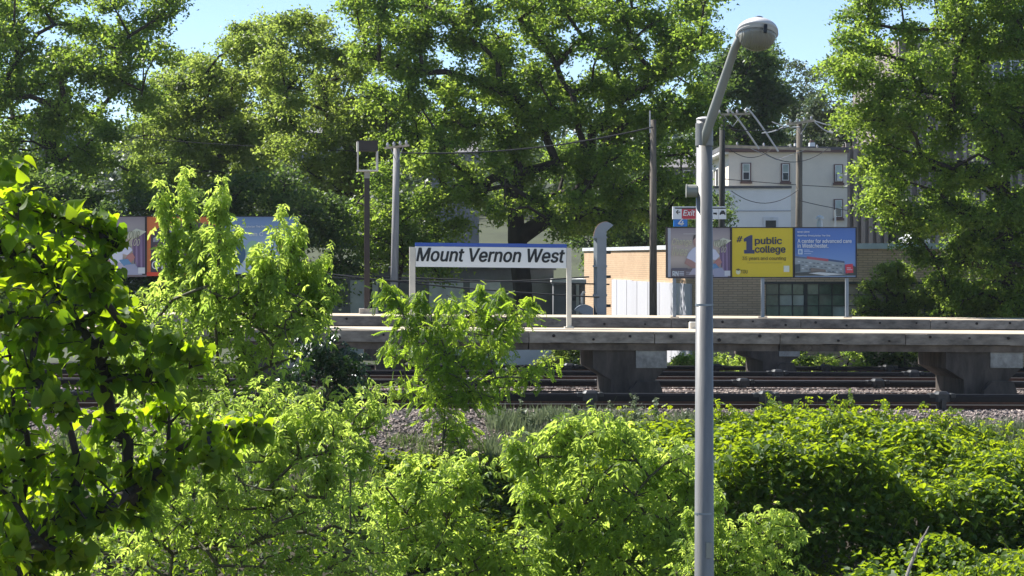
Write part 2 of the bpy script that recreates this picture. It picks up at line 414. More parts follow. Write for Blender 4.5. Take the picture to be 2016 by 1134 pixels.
# ------------------------------------------------------------------ platforms
ZP = CZ - (652 - HY) * OY / FPX     # platform surface
def platform(label, y0, w, ex0, ex1, joints_px, piers_px, hb, hg, seed, zoff=0):
    rng = random.Random(seed)
    xm = 0.0
    t = thing('station_platform', label, 'platform', L(0, y0, 0))
    zp = ZP + zoff
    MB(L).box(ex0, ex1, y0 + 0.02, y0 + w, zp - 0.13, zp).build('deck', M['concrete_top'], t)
    # edge boards: one object per cast piece
    js = sorted(LX(p, y0) for p in joints_px)
    js = [ex0] + [j for j in js if ex0 < j < ex1] + [ex1]
    bolts = MB(L)
    for a, b in zip(js[:-1], js[1:]):
        dy = rng.uniform(0, 0.012)
        mb = MB(L)
        m = 6
        # front face slightly uneven, chipped lower edge
        for k in range(m):
            xa = a + 0.008 + (b - a - 0.016) * k / m; xb = a + 0.008 + (b - a - 0.016) * (k + 1) / m
            mb.box(xa, xb, y0 - 0.05 + dy, y0 + 0.019, zp - hb - rng.uniform(0, 0.012), zp - 0.012 - rng.choice([0, 0, 0.004, 0.01]))
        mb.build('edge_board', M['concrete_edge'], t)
        nb = max(2, int((b - a) / 0.85))
        for k in range(nb):
            bx = a + (b - a) * (k + 0.5 + rng.uniform(-.12, .12)) / nb
            bz = zp - hb * rng.choice([0.32, 0.4, 0.7])
            r = rng.uniform(0.022, 0.038)
            bolts.tube([(bx, y0 - 0.075 + dy, bz), (bx, y0 - 0.03, bz)], r, 7)
    bolts.build('bolt', M['bolt'], t, kind='stuff')
    # lower girder
    js2 = js[::2] if len(js) > 3 else js
    if js2[-1] != ex1: js2.append(ex1)
    for a, b in zip(js2[:-1], js2[1:]):
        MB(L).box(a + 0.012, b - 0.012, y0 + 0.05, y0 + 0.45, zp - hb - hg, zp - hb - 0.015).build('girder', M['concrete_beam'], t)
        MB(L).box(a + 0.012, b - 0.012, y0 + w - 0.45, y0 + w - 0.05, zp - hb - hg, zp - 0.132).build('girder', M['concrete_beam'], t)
    for px0, px1, st0, st1, pz1, pz2 in piers_px:
        yq = y0 + 0.12
        a, b, c, d = LX(px0, yq), LX(px1, yq), LX(st0, yq), LX(st1, yq)
        zt = zp - hb - hg - 0.003
        z1, z2 = LZ((px0 + px1) / 2, pz1, yq), LZ((px0 + px1) / 2, pz2, yq)
        mb = MB(L)
        zg = -0.3
        mb.prism([(a, zt), (a, z1), (c, z2), (c, zg), (d, zg), (d, z2), (b, z1), (b, zt)][::-1], yq, y0 + w - 0.15)
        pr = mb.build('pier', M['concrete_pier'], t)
        # pale bearing block on the right shoulder, broad footing behind the stem
        MB(L).box(b - (b - a) * 0.41, b + 0.03, yq - 0.03, yq + 0.55, z1 + 0.02, zt - 0.003).build('bearing_block', M['concrete_light'], pr)
        mb = MB(L)
        fy0 = y0 - 0.18
        c2 = c + (d - c) * 0.38
        mb.prism([(c2, zg), (c2, z2 - 0.22), (c2 + 0.18, z2 - 0.02), (d + 0.05, z2 - 0.02), (d + 0.12, z2 - 0.22), (d + 0.12, zg)][::-1], fy0 + 0.1, yq - 0.004)
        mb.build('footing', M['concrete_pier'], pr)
    return t
near_j = [1288 - 247 * k for k in range(-4, 9)]
far_j = [1321 - 255 * k for k in range(-4, 8)]
platform('nearer concrete railway platform under the long station name sign', 0, 2.3, -19, 14.5, near_j,
         [(1168, 1310, 1203, 1290, 726, 748), (1862, 2010, 1898, 1985, 726, 748), (470, 612, 505, 580, 726, 748)], 0.235, 0.16, 3)
platform('farther concrete railway platform carrying the row of advertising boards at right', 11.2, 2.4, -25, 19, far_j,
         [(1478, 1572, 1502, 1556, 703, 712), (722, 812, 745, 790, 700, 715)], 0.24, 0.15, 4)

# ------------------------------------------------------------------ tracks
def rail_line(yl, zr, x0, x1, parent, name='rail'):
    mb = MB(L)
    mb.prism([(0, 0)] * 3, 0, 0) if False else None
    prof = [(-0.07, -0.15), (0.07, -0.15), (0.07, -0.135), (0.012, -0.115), (0.012, -0.04), (0.036, -0.03), (0.036, -0.004), (-0.036, -0.004), (-0.036, -0.03), (-0.012, -0.04), (-0.012, -0.115), (-0.07, -0.135)]
    n = len(prof)
    vs = [(x0, yl + a, zr + b) for a, b in prof] + [(x1, yl + a, zr + b) for a, b in prof]
    fs = [(k, (k + 1) % n, n + (k + 1) % n, n + k) for k in range(n)] + [tuple(range(n))[::-1], tuple(range(n, 2 * n))]
    mb.add(vs, fs)
    r = mb.build(name, M['rust'], parent)
    MB(L).box(x0, x1, yl - 0.034, yl + 0.034, zr - 0.004, zr).build('rail_head', M['railtop'], r)
def track(label, y0, zr, x0, x1):
    t = thing('railway_track', label, 'railway track', L(0, y0 + 0.7, zr - 0.2))
    rail_line(y0, zr, x0, x1, t); rail_line(y0 + 1.5, zr, x0, x1, t)
    tm = MB()
    c = None
    k = 0; x = x0
    mesh = None
    while x < x1:
        if mesh is None:
            o = MB().box(-0.11, 0.11, -0.55, 2.05, -0.17, 0).build('tie', M['tie'], t)
            mesh = o
        else:
            o = bpy.data.objects.new('tie', mesh.data); link(o); o.parent = t
        w = L(x, y0, zr - 0.152)
        o.location = Vector(w) - Vector(t.location); o.rotation_euler = (0, 0, PSI)
        if k == 0:  # first one: its mesh was made relative to the thing's origin
            base = Vector(t['_o'])
            for v in o.data.vertices: v.co += base
        x += 0.62; k += 1
    return t
track('nearest railway track, running in front of the near platform', -2.5, 0.04, -17.5, 13)
track('railway track in the gap between the two platforms, nearest the far one', 5.75, 0.065, -20, 15)
track('railway track just behind the near platform', 2.2, 0.0, -18, 14)
track('railway track beyond the far platform, in front of the brick building', 16.6, -0.2, -24, 19)

def third_rail(label, yl, ztop_px, zbot_px, refpx, br_px, x0, x1, hbase, group='third rails with black cover boards'):
    t = thing('third_rail', label, 'third rail', L(LX(refpx, yl), yl, -0.1), group)
    zt = LZ(refpx, ztop_px, yl); zb = LZ(refpx, zbot_px, yl)
    # cover boards in lengths that meet under the brackets
    xs = [x0] + sorted(LX(p, yl) for p in br_px) + [x1]
    MB(L).prism([(0, 0)], 0, 0) if False else None
    mb = MB(L)
    h = zt - zb
    prof = [(-0.10, zt - h * 0.25), (-0.075, zt), (0.075, zt), (0.10, zt - h * 0.25), (0.10, zb), (0.075, zb), (0.07, zt - 0.02), (-0.07, zt - 0.02), (-0.075, zb), (-0.10, zb)]
    n = len(prof)
    vs = [(x0, yl + a, b) for a, b in prof] + [(x1, yl + a, b) for a, b in prof]
    mb.add(vs, [(k, (k + 1) % n, n + (k + 1) % n, n + k) for k in range(n)])
    mb.build('cover_board', M['cover'], t)
    MB(L).box(x0, x1, yl - 0.04, yl + 0.04, zb - 0.03, zt - 0.05).build('conductor_rail', M['rust'], t)
    mesh = None
    for p in br_px:
        x = LX(p, yl)
        w = Vector(L(x, yl, 0))
        if mesh is None:
            mb = MB()
            mb.bbox(-0.15, 0.15, -0.15, 0.13, zb - 0.0, zt + 0.055, 0.05)
            mb.bbox(-0.26, -0.152, -0.115, 0.115, zt - 0.06, zt + 0.018, 0.012)
            mb.bbox(0.152, 0.26, -0.115, 0.115, zt - 0.06, zt + 0.018, 0.012)
            mb.box(-0.045, 0.045, -0.19, -0.10, hbase, zb + 0.05)
            mb.box(-0.07, 0.07, -0.10, 0.10, hbase - 0.05, zb - 0.002)
            o = mb.build('bracket', M['bracket'], t)
            for v in o.data.vertices: v.co += Vector(t['_o'])
            mesh = o.data
        else:
            o = bpy.data.objects.new('bracket', mesh); link(o); o.parent = t
        o.location = w - Vector(t['_o'])
        o.rotation_euler = (0, 0, PSI)
    return t
third_rail('nearest third rail, black board beside the ballast bank, with white lit top edge', -3.2, 774, 789, 1134, [815, 1161, 1507, 1853, 2190, 470, 120], -17.5, 13, -0.12)
third_rail('second third rail back, black board just behind the near platform piers', 4.0, 748, 758.5, 1134, [1193, 1462, 1727, 930, 660, 60], -18, 14, -0.1)
third_rail('black third rail hugging the edge of the far platform', 8.2, 730, 738.5, 1134, [1262, 1530, 1797, 990], -20, 15, -0.1)
third_rail('farthest third rail, seen beyond the far platform piers', 15.4, 719, 726, 1134, [1410, 1625, 1748, 1120], -23, 18, -0.3)
# white concrete foot under the near left bracket
MB(L).bbox(LX(822, -3.45) - 0.11, LX(822, -3.45) + 0.11, -3.62, -3.42, -0.16, 0.0, 0.02).build('concrete_block', M['concrete_light'], label='small pale concrete block at the foot of the rail bracket by the locust tree', cat='concrete block')
# ragged cable duct boards lying between the tracks
settags(MB(L).box(-12, LX(1240, 2.0), 1.86, 2.0, -0.1, 0.03).build('cable_trough', M['cover']), 'low black cable trough lying in the ballast under the near platform', 'cable trough')
# pale plank on the bank
pk = MB()
a = Vector(P(815, 838, 40.6)); b = Vector(P(838, 884, 39.2))
d_ = (b - a).normalized(); s_ = d_.cross(Vector((0, 0, 1))).normalized() * 0.055; u_ = Vector((0, 0, 0.035))
vs = [a - s_, a + s_, b + s_ * 1.6, b - s_ * 1.6]
vs = [tuple(v + Vector((0, 0, 0.05))) for v in vs] + [tuple(v + u_ + Vector((0, 0, 0.05))) for v in vs]
pk.add(vs, [(3, 2, 1, 0), (4, 5, 6, 7), (0, 1, 5, 4), (1, 2, 6, 5), (2, 3, 7, 6), (3, 0, 4, 7)])
pk.build('wood_plank', M['dead_wood'], label='pale split plank lying on the gravel bank left of the locust trunk', cat='plank')

# ------------------------------------------------------------------ lettering helper
try:
    import os
    FONT = bpy.data.fonts.load(os.path.join(bpy.utils.resource_path('LOCAL'), 'datafiles', 'fonts', 'Inter.woff2'))   # ships with Blender
except Exception:
    FONT = None
def text_np(s, shear=0.0, bold=0.0, space=1.0):
    cu = bpy.data.curves.new('t', 'FONT'); cu.body = s; cu.size = 1; cu.shear = shear; cu.offset = bold; cu.space_character = space
    cu.font = FONT or cu.font; cu.resolution_u = 3; cu.fill_mode = 'FRONT' if hasattr(cu, 'fill_mode') and cu.dimensions == '2D' else cu.fill_mode
    o = bpy.data.objects.new('t', cu); link(o)
    dg = bpy.context.evaluated_depsgraph_get(); dg.update()
    me = bpy.data.meshes.new_from_object(o.evaluated_get(dg))
    v = [tuple(q.co) for q in me.vertices]; f = [tuple(p.vertices) for p in me.polygons]
    bpy.data.objects.remove(o); bpy.data.curves.remove(cu); bpy.data.meshes.remove(me)
    return v, f
def lettering(s, x0, x1, ytop, ybot, Q, mat_, parent, off, shear=0.0, bold=0.0, name='lettering', slope=0.0, space=1.0, mb=None, build=True, bold_px=None):
    bold_px = bold * 14 * (abs(ybot - ytop) / 14) if bold_px is None else bold_px
    bold = 0.0
    """text fitted to the photo box x0..x1 / ytop..ybot on plane Q(px, py, off)"""
    v, f = text_np(s, shear, bold, space)
    a = np.array(v); mn = a.min(0); mx = a.max(0)
    vs = []
    for x, y, z in v:
        u = (x - mn[0]) / (mx[0] - mn[0]); w = (y - mn[1]) / (mx[1] - mn[1])
        px = x0 + (x1 - x0) * u
        vs.append(Q(px, ybot + (ytop - ybot) * w + slope * (px - x0), off))
    m = mb or MB()
    m.add(vs, f)
    if bold_px:
        nv = Vector((SN, -CS, 0)) * 0.0006
        for i, (du, dv) in enumerate(((-1, 0), (1, 0), (0, -0.7), (0, 0.7), (-0.7, 0.5), (0.7, -0.5), (0.7, 0.5), (-0.7, -0.5))):
            a0 = Vector(Q(x0 + du * bold_px, ytop + dv * bold_px, off)) - Vector(Q(x0, ytop, off)) + nv * (i + 1)
            m.add([tuple(Vector(p) + a0) for p in vs], f)
    if build and mb is None:
        return m.build(name, mat_, parent)
    return m

def plane_at(yl):
    """point on the vertical plane parallel to the tracks at y = yl, off metres in front of it"""
    def Q(px, py, off=0.0):
        d = LD(px, yl)
        X, Y, Z = P(px, py, d)
        return (X + SN * off, Y - CS * off, Z)
    return Q

# ------------------------------------------------------------------ station name sign
def station_sign():
    yl = 1.9
    Q = plane_at(yl)
    t = thing('station_sign', 'long white Mount Vernon West station sign with blue top band on two posts', 'station sign', Q(966, 648, 0))
    sl = 0.0105
    def quad_box(px0, px1, pt, pb, o0, o1, mt, name, parent=t):
        """board between photo columns, from offset o0 (back) to o1 (front)"""
        mb = MB()
        c = []
        for o in (o1, o0):
            for (px, py) in ((px0, pt), (px1, pt + sl * (px1 - px0)), (px1, pb + sl * (px1 - px0)), (px0, pb)):
                c.append(Q(px, py, o))
        mb.add(c, [(0, 3, 2, 1), (4, 5, 6, 7), (0, 1, 5, 4), (1, 2, 6, 5), (2, 3, 7, 6), (3, 0, 4, 7)])
        return mb.build(name, mt, parent)
    bd = quad_box(818, 1115, 485, 525, -0.04, 0.03, M['sign_white'], 'sign_board')
    quad_box(817.5, 1115.5, 477.5, 484.6, -0.05, 0.04, M['sign_blue'], 'top_band', t)
    lettering('Mount Vernon West', 820, 1111, 488, 514, Q, M['ink'], bd, 0.034, shear=0.22, bold_px=1.05, slope=sl)
    quad_box(806, 817.4, 486, 640, -0.05, 0.05, M['cream_paint'], 'post')
    p2 = quad_box(1115.6, 1124.6, 488, 645, -0.05, 0.05, M['cream_paint'], 'post')
    quad_box(1111, 1129, 643.2, 646, -0.09, 0.10, M['cream_paint'], 'base_plate')
    return t
station_sign()

# ------------------------------------------------------------------ advertising boards
PR = {}
def ink(r, g, b, rough=0.35):
    k = (r, g, b)
    if k not in PR:
        PR[k] = mat('print_%d_%d_%d' % k, tuple(min(0.8, c * 1.15) for c in srgb(r, g, b)), rough)
    return PR[k]
def gradmat(name, cols, axis=2, lo=0, hi=1, extra=None):
    m = bpy.data.materials.new(name); m.use_nodes = True
    nt = m.node_tree; b = nt.nodes['Principled BSDF']; b.inputs['Roughness'].default_value = 0.35
    tc = nt.nodes.new('ShaderNodeTexCoord'); sp = nt.nodes.new('ShaderNodeSeparateXYZ'); mr = nt.nodes.new('ShaderNodeMapRange')
    nt.links.new(tc.outputs['Object'], sp.inputs[0]); nt.links.new(sp.outputs[axis], mr.inputs[0])
    mr.inputs[1].default_value = lo; mr.inputs[2].default_value = hi
    r = nt.nodes.new('ShaderNodeValToRGB')
    while len(r.color_ramp.elements) < len(cols): r.color_ramp.elements.new(0.5)
    for i, c in enumerate(cols):
        r.color_ramp.elements[i].position = i / (len(cols) - 1); r.color_ramp.elements[i].color = (*[x * 1.1 for x in srgb(*c)], 1)
    nt.links.new(mr.outputs[0], r.inputs[0]); nt.links.new(r.outputs[0], b.inputs['Base Color'])
    return m

def poster_panel(t, Q, px0, px1, pt, pb, bg, label):
    mb = MB()
    mb.add([Q(px0, pt, 0.012), Q(px1, pt, 0.012), Q(px1, pb, 0.012), Q(px0, pb, 0.012), Q(px0, pt, -0.02), Q(px1, pt, -0.02), Q(px1, pb, -0.02), Q(px0, pb, -0.02)],
           [(0, 3, 2, 1), (4, 5, 6, 7), (0, 1, 5, 4), (1, 2, 6, 5), (2, 3, 7, 6), (3, 0, 4, 7)])
    o = mb.build('poster', bg, t)
    o['label'] = label
    return o
class Art:
    def __init__(s, Q, parent, px0, pt, sc_=1.0):
        s.Q, s.p, s.x, s.y, s.k = Q, parent, px0, pt, sc_
        s.mb = MB(); s.mats = []; s.off = 0.016
    def q(s, u, v, off): return s.Q(s.x + u * s.k, s.y + v * s.k, off)
    def poly(s, pts, m):
        if m not in s.mats: s.mats.append(m)
        s.off += 0.0015
        s.mb.add([s.q(u, v, s.off) for u, v in pts], [tuple(range(len(pts)))], s.mats.index(m))
    def rect(s, u0, v0, u1, v1, m): s.poly([(u0, v0), (u1, v0), (u1, v1), (u0, v1)], m)
    def disc(s, u, v, ru, rv, m, n=14): s.poly([(u + ru * math.cos(2 * math.pi * k / n), v + rv * math.sin(2 * math.pi * k / n)) for k in range(n)], m)
    def done(s): return s.mb.build('artwork', s.mats, s.p)
    def text(s, tx, u0, u1, v0, v1, m, **kw):
        s.off += 0.002
        return lettering(tx, s.x + u0 * s.k, s.x + u1 * s.k, s.y + v0 * s.k, s.y + v1 * s.k, s.Q, m, s.p, s.off + 0.004, **kw)

def art_theatre(p, Q, px0, pt, k):
    """figure in a white shirt before a draped curtain, cream script lettering (123 x 97 units)"""
    a = Art(Q, p, px0, pt, k)
    a.rect(0, 0, 6, 97, ink(182, 180, 186))
    a.rect(6, 78, 123, 97, ink(112, 98, 104))
    # purple curtain with folds
    a.poly([(98, 34), (123, 24), (123, 86), (108, 82), (101, 64)], ink(122, 94, 128))
    for i in range(6):
        u = 102 + i * 3.6
        a.poly([(u, 33 - i * 1.3), (u + 1.2, 32 - i * 1.3), (u + 2.0, 83), (u + 0.6, 83)], ink(150, 126, 158) if i % 2 else ink(92, 68, 100))
    # person: head, shirt, arms, legs
    a.disc(58, 26, 9, 12, ink(176, 136, 124)); a.poly([(48, 24), (50, 14), (58, 11), (66, 14), (68, 24), (62, 18), (54, 18)], ink(70, 54, 50))
    a.poly([(47, 40), (54, 36), (64, 37), (76, 36), (92, 42), (100, 54), (92, 62), (84, 60), (84, 76), (48, 76), (46, 62), (36, 58), (40, 48)], ink(206, 204, 216))
    a.poly([(36, 58), (46, 62), (52, 66), (64, 70), (62, 78), (46, 76), (32, 68)], ink(172, 128, 118))
    a.poly([(92, 62), (100, 58), (104, 66), (96, 76), (84, 74)], ink(176, 118, 112))
    a.poly([(40, 90), (48, 78), (74, 74), (96, 76), (110, 90)], ink(174, 164, 178))
    a.poly([(78, 70), (92, 68), (100, 78), (86, 80)], ink(92, 132, 170))
    a.poly([(88, 78), (104, 76), (116, 94), (88, 94)], ink(150, 150, 172))
    # crown like cream drape
    a.poly([(88, 26), (98, 24), (106, 19), (122, 24), (112, 31), (98, 37), (89, 35)], ink(206, 202, 178))
    a.rect(8, 77, 38, 81, ink(96, 88, 100))
    a.rect(109, 82, 120, 92, ink(196, 196, 200))
    for v in (83.5, 86.5, 89.5): a.rect(22, v, 31, v + 1.4, ink(206, 206, 212))
    for v in (84.5, 88): a.rect(35, v, 56, v + 1.0, ink(176, 170, 178))
    a.rect(30, 11, 58, 11.9, ink(196, 188, 184))
    a.done()
    c = ink(200, 192, 158)
    a.text('Change', 8, 46, 20, 36, c, shear=0.3, bold=0.01)
    a.text('lives', 8, 38, 36, 53, c, shear=0.3, bold=0.01)
    a.text('YOUR', 90, 112, 23, 36, ink(150, 146, 118), shear=0.3, bold=0.01)
    a.text('100', 96, 112, 36, 47, ink(202, 196, 160), shear=0.35)
    a.text('RN', 9, 20, 83, 92, ink(226, 226, 230), bold=0.05)
    a.rect(30, 11, 58, 12, ink(196, 188, 184)) if False else None

def board(label, yl, px0, px1, pt, pb, post_px, post_bot, panels, group, arts):
    Q = plane_at(yl)
    t = thing('advertising_board', label, 'advertising board', Q((px0 + px1) / 2, post_bot, 0), group)
    def bx(a, b, c, d, o0, o1, mt, name):
        mb = MB(); cs = []
        for o in (o1, o0):
            for (px, py) in ((a, c), (b, c), (b, d), (a, d)): cs.append(Q(px, py, o))
        mb.add(cs, [(0, 3, 2, 1), (4, 5, 6, 7), (0, 1, 5, 4), (1, 2, 6, 5), (2, 3, 7, 6), (3, 0, 4, 7)])
        return mb.build(name, mt, t)
    bx(px0, px1, pt, pb, -0.07, -0.022, M['frame_black'], 'back_panel')
    fr = MB()
    xs = [px0] + [q for q in panels] + [px1]
    w = 2.0
    for i, (a, b, c, d) in enumerate([(px0, px1, pt, pt + 1.8), (px0, px1, pb - 1.8, pb), (px0, px0 + 2.6, pt + 1.8, pb - 1.8), (px1 - 2.2, px1, pt + 1.8, pb - 1.8)] + [(q - 1.9, q + 1.9, pt + 1.8, pb - 1.8) for q in panels]):
        bx(a, b, c, d, -0.021, 0.035, M['frame_black'], 'frame_bar')
    for p in post_px:
        bx(p - 3, p + 3, pb + 0.05, post_bot, -0.07, 0.0, M['duct'], 'post')
        bx(p - 8, p + 8, post_bot - 1.4, post_bot + 0.6, -0.13, 0.06, M['concrete_light'], 'base_plate')
    edges = [px0 + 2.6] + [v for q in panels for v in (q - 1.9, q + 1.9)] + [px1 - 2.2]
    for i, art in enumerate(arts):
        art(t, Q, edges[2 * i], edges[2 * i + 1], pt + 1.8, pb - 1.8)
    return t
def A_theatre(t, Q, a, b, c, d):
    z1, z0 = Q(a, c)[2], Q(a, d)[2]; base = t['_o'][2]
    bg = gradmat('theatre_backdrop', [(110, 96, 98), (196, 176, 160), (190, 172, 162), (140, 128, 134)], 2, z0 - base, z1 - base)
    p = poster_panel(t, Q, a, b, c, d, bg, 'mauve and beige poster of a seated figure in a white shirt')
    art_theatre(p, Q, a, c, (b - a) / 120.0)
def A_college(t, Q, a, b, c, d):
    p = poster_panel(t, Q, a, b, c, d, ink(226, 188, 10), 'yellow poster reading #1 public college')
    k = (b - a) / 119.0
    A = Art(Q, p, a, c, k)
    navy = ink(36, 44, 92)
    # big slab figure one
    A.poly([(36, 14), (40, 14), (40, 46), (28, 46), (28, 26), (23, 27), (23, 21), (30, 17)], navy)
    A.rect(23.5, 43, 44, 50, navy)
    # thin rule, crest, white square where the code was
    A.rect(30, 68, 98, 68.7, ink(150, 128, 30))
    A.disc(12, 86, 4.6, 5.0, ink(222, 214, 170)); A.poly([(7, 82), (12, 79), (17, 82), (12, 84)], ink(110, 92, 30))
    A.rect(101, 74, 112, 86, ink(222, 218, 196))
    A.done()
    A.text('#', 9, 20, 16, 28, ink(52, 44, 60), bold=0.02, shear=0.2)
    A.text('public', 45, 97, 18, 35, ink(30, 34, 66), bold=0.03)
    A.text('college', 45, 104, 35, 52, ink(30, 34, 66), bold=0.03)
    A.text('35 years and counting', 20, 105, 56, 64.5, ink(104, 84, 20), bold=0.012)
    A.text('TCNJ', 18, 31, 82, 89, ink(118, 100, 30), bold=0.02) if False else A.text('TOU', 17, 30, 82, 89, ink(104, 88, 26), bold=0.02)
    A.rect(31.5, 82.5, 50, 83.6, ink(150, 128, 24)) if False else None
    A.text('tcu.edu', 97, 114, 87.5, 91, ink(96, 80, 20), bold=0.01) if False else None
def A_hospital(t, Q, a, b, c, d):
    z1, z0 = Q(a, c)[2], Q(a, d)[2]; base = t['_o'][2]
    bg = gradmat('poster_sky', [(150, 172, 206), (112, 146, 200), (82, 122, 190), (72, 110, 180)], 2, z0 - base, z1 - base)
    p = poster_panel(t, Q, a, b, c, d, bg, 'blue poster with a hospital building and white lettering')
    k = (b - a) / 120.0
    A = Art(Q, p, a, c, k)
    A.poly([(0, 58), (24, 59), (98, 69), (98, 92), (0, 95)], ink(150, 156, 158))
    A.poly([(24, 56), (66, 61), (66, 66), (24, 61)], ink(176, 78, 92))
    A.poly([(66, 61), (98, 65.5), (98, 69), (66, 65)], ink(58, 80, 118))
    A.poly([(0, 55), (24, 58), (24, 61), (0, 59)], ink(96, 108, 130))
    for i in range(12):
        u = 6 + i * 7.4
        for r in range(3):
            v = 65 + r * 6.5 + i * 0.75
            A.poly([(u, v), (u + 4.6, v + 0.5), (u + 4.6, v + 2.6), (u, v + 2.1)], ink(104, 112, 120) if (i + r) % 3 else ink(190, 196, 200))
    A.poly([(30, 78), (60, 82), (60, 92), (30, 92)], ink(118, 106, 98))
    A.poly([(0, 72), (10, 71), (10, 86), (0, 87)], ink(70, 84, 92))
    A.poly([(0, 88), (40, 86), (120, 91), (120, 93.6), (0, 93.6)], ink(58, 62, 62))
    A.poly([(26, 89), (48, 87), (100, 91), (60, 93.6)], ink(206, 206, 202))
    A.poly([(104, 76), (114, 74), (120, 78), (120, 92), (104, 92)], ink(44, 50, 48))
    A.poly([(98, 72), (113, 70.5), (114, 88), (99, 89.5)], ink(208, 46, 66))
    for u, v in ((28, 43), (35, 46), (31, 50)): A.rect(17, v, u, v + 1.2, ink(176, 190, 222))
    for u, v in ((109, 78), (112, 81.5)): A.rect(101, v, u, v + 1.3, ink(238, 190, 200))
    A.rect(5, 42, 14, 52, ink(196, 208, 228)); A.rect(7, 44, 12, 50, ink(120, 146, 190))
    A.done()
    w = ink(232, 238, 250)
    A.text('NOW OPEN', 4, 27, 6.5, 9.5, w, bold=0.03)
    A.text('NewYork-Presbyterian The One', 4, 68, 13.5, 17.6, w, bold=0.03)
    A.text('A center for advanced care', 4, 110, 22, 29.5, w, bold=0.035)
    A.text('in Westchester.', 4, 64, 31, 39, w, bold=0.035)
def A_open(t, Q, a, b, c, d):
    p = poster_panel(t, Q, a, b, c, d, ink(214, 112, 52), 'orange framed poster with a dark picture and the word OPENING')
    k = (b - a) / 120.0
    A = Art(Q, p, a, c, k)
    A.poly([(6, 90), (6, 30), (22, 14), (60, 6), (112, 14), (116, 90)], ink(70, 56, 66))
    A.poly([(10, 34), (28, 22), (62, 16), (108, 24), (108, 32), (10, 40)], ink(150, 144, 158))
    rr = random.Random(4)
    for i in range(34):
        u, v = rr.uniform(10, 108), rr.uniform(36, 72); s_ = rr.uniform(2.5, 6)
        A.poly([(u, v), (u + s_, v - 1), (u + s_ * 0.9, v + s_), (u - 1, v + s_ * 0.8)], ink(*rr.choice([(176, 104, 64), (128, 76, 56), (96, 64, 66), (206, 140, 96)])))
    A.disc(30, 58, 9, 8, ink(46, 44, 58))
    A.rect(0, 88, 117, 94, ink(206, 62, 34))
    A.done()
    A.text('OPENING', 8, 96, 70, 83, ink(224, 220, 226))
    A.rect(4, 3, 24, 4.4, ink(240, 220, 200)) if False else None
def A_team(t, Q, a, b, c, d):
    z1, z0 = Q(a, c)[2], Q(a, d)[2]; base = t['_o'][2]
    bg = gradmat('poster_mist', [(196, 206, 216), (160, 178, 200), (104, 130, 172)], 2, z0 - base, z1 - base)
    p = poster_panel(t, Q, a, b, c, d, bg, 'pale blue poster with a child in a red top')
    k = (b - a) / 120.0
    A = Art(Q, p, a, c, k)
    A.disc(93, 52, 8, 10, ink(176, 112, 92)); A.poly([(84, 50), (86, 38), (97, 37), (102, 48), (96, 44), (88, 44)], ink(48, 34, 34))
    A.poly([(80, 66), (92, 60), (108, 64), (112, 92), (78, 92)], ink(214, 222, 234)); A.poly([(86, 80), (100, 78), (104, 92), (86, 92)], ink(198, 52, 50))
    A.disc(20, 60, 14, 18, ink(62, 92, 118)); A.disc(46, 54, 12, 16, ink(150, 184, 150))
    A.done()
    w = ink(236, 240, 246)
    A.text('NewYork-Presbyterian The One', 6, 66, 14, 18, w, bold=0.02)
    A.text('om C', 40, 62, 25, 31, w, bold=0.03)
board('row of three posters on the far platform, the middle one yellow, behind the lamp post', 11.55, 1311.5, 1686.5, 447, 547, [1328, 1502, 1668], 624.6,
      [1439.0, 1562.5], 'rows of three platform posters', [A_theatre, A_college, A_hospital])
board('row of three posters half hidden by the big leaved tree and saplings at left', 1.6, 137, 591, 425, 541, [190, 365, 545], 646,
      [287.5, 440.0], 'rows of three platform posters', [A_theatre, A_open, A_team])

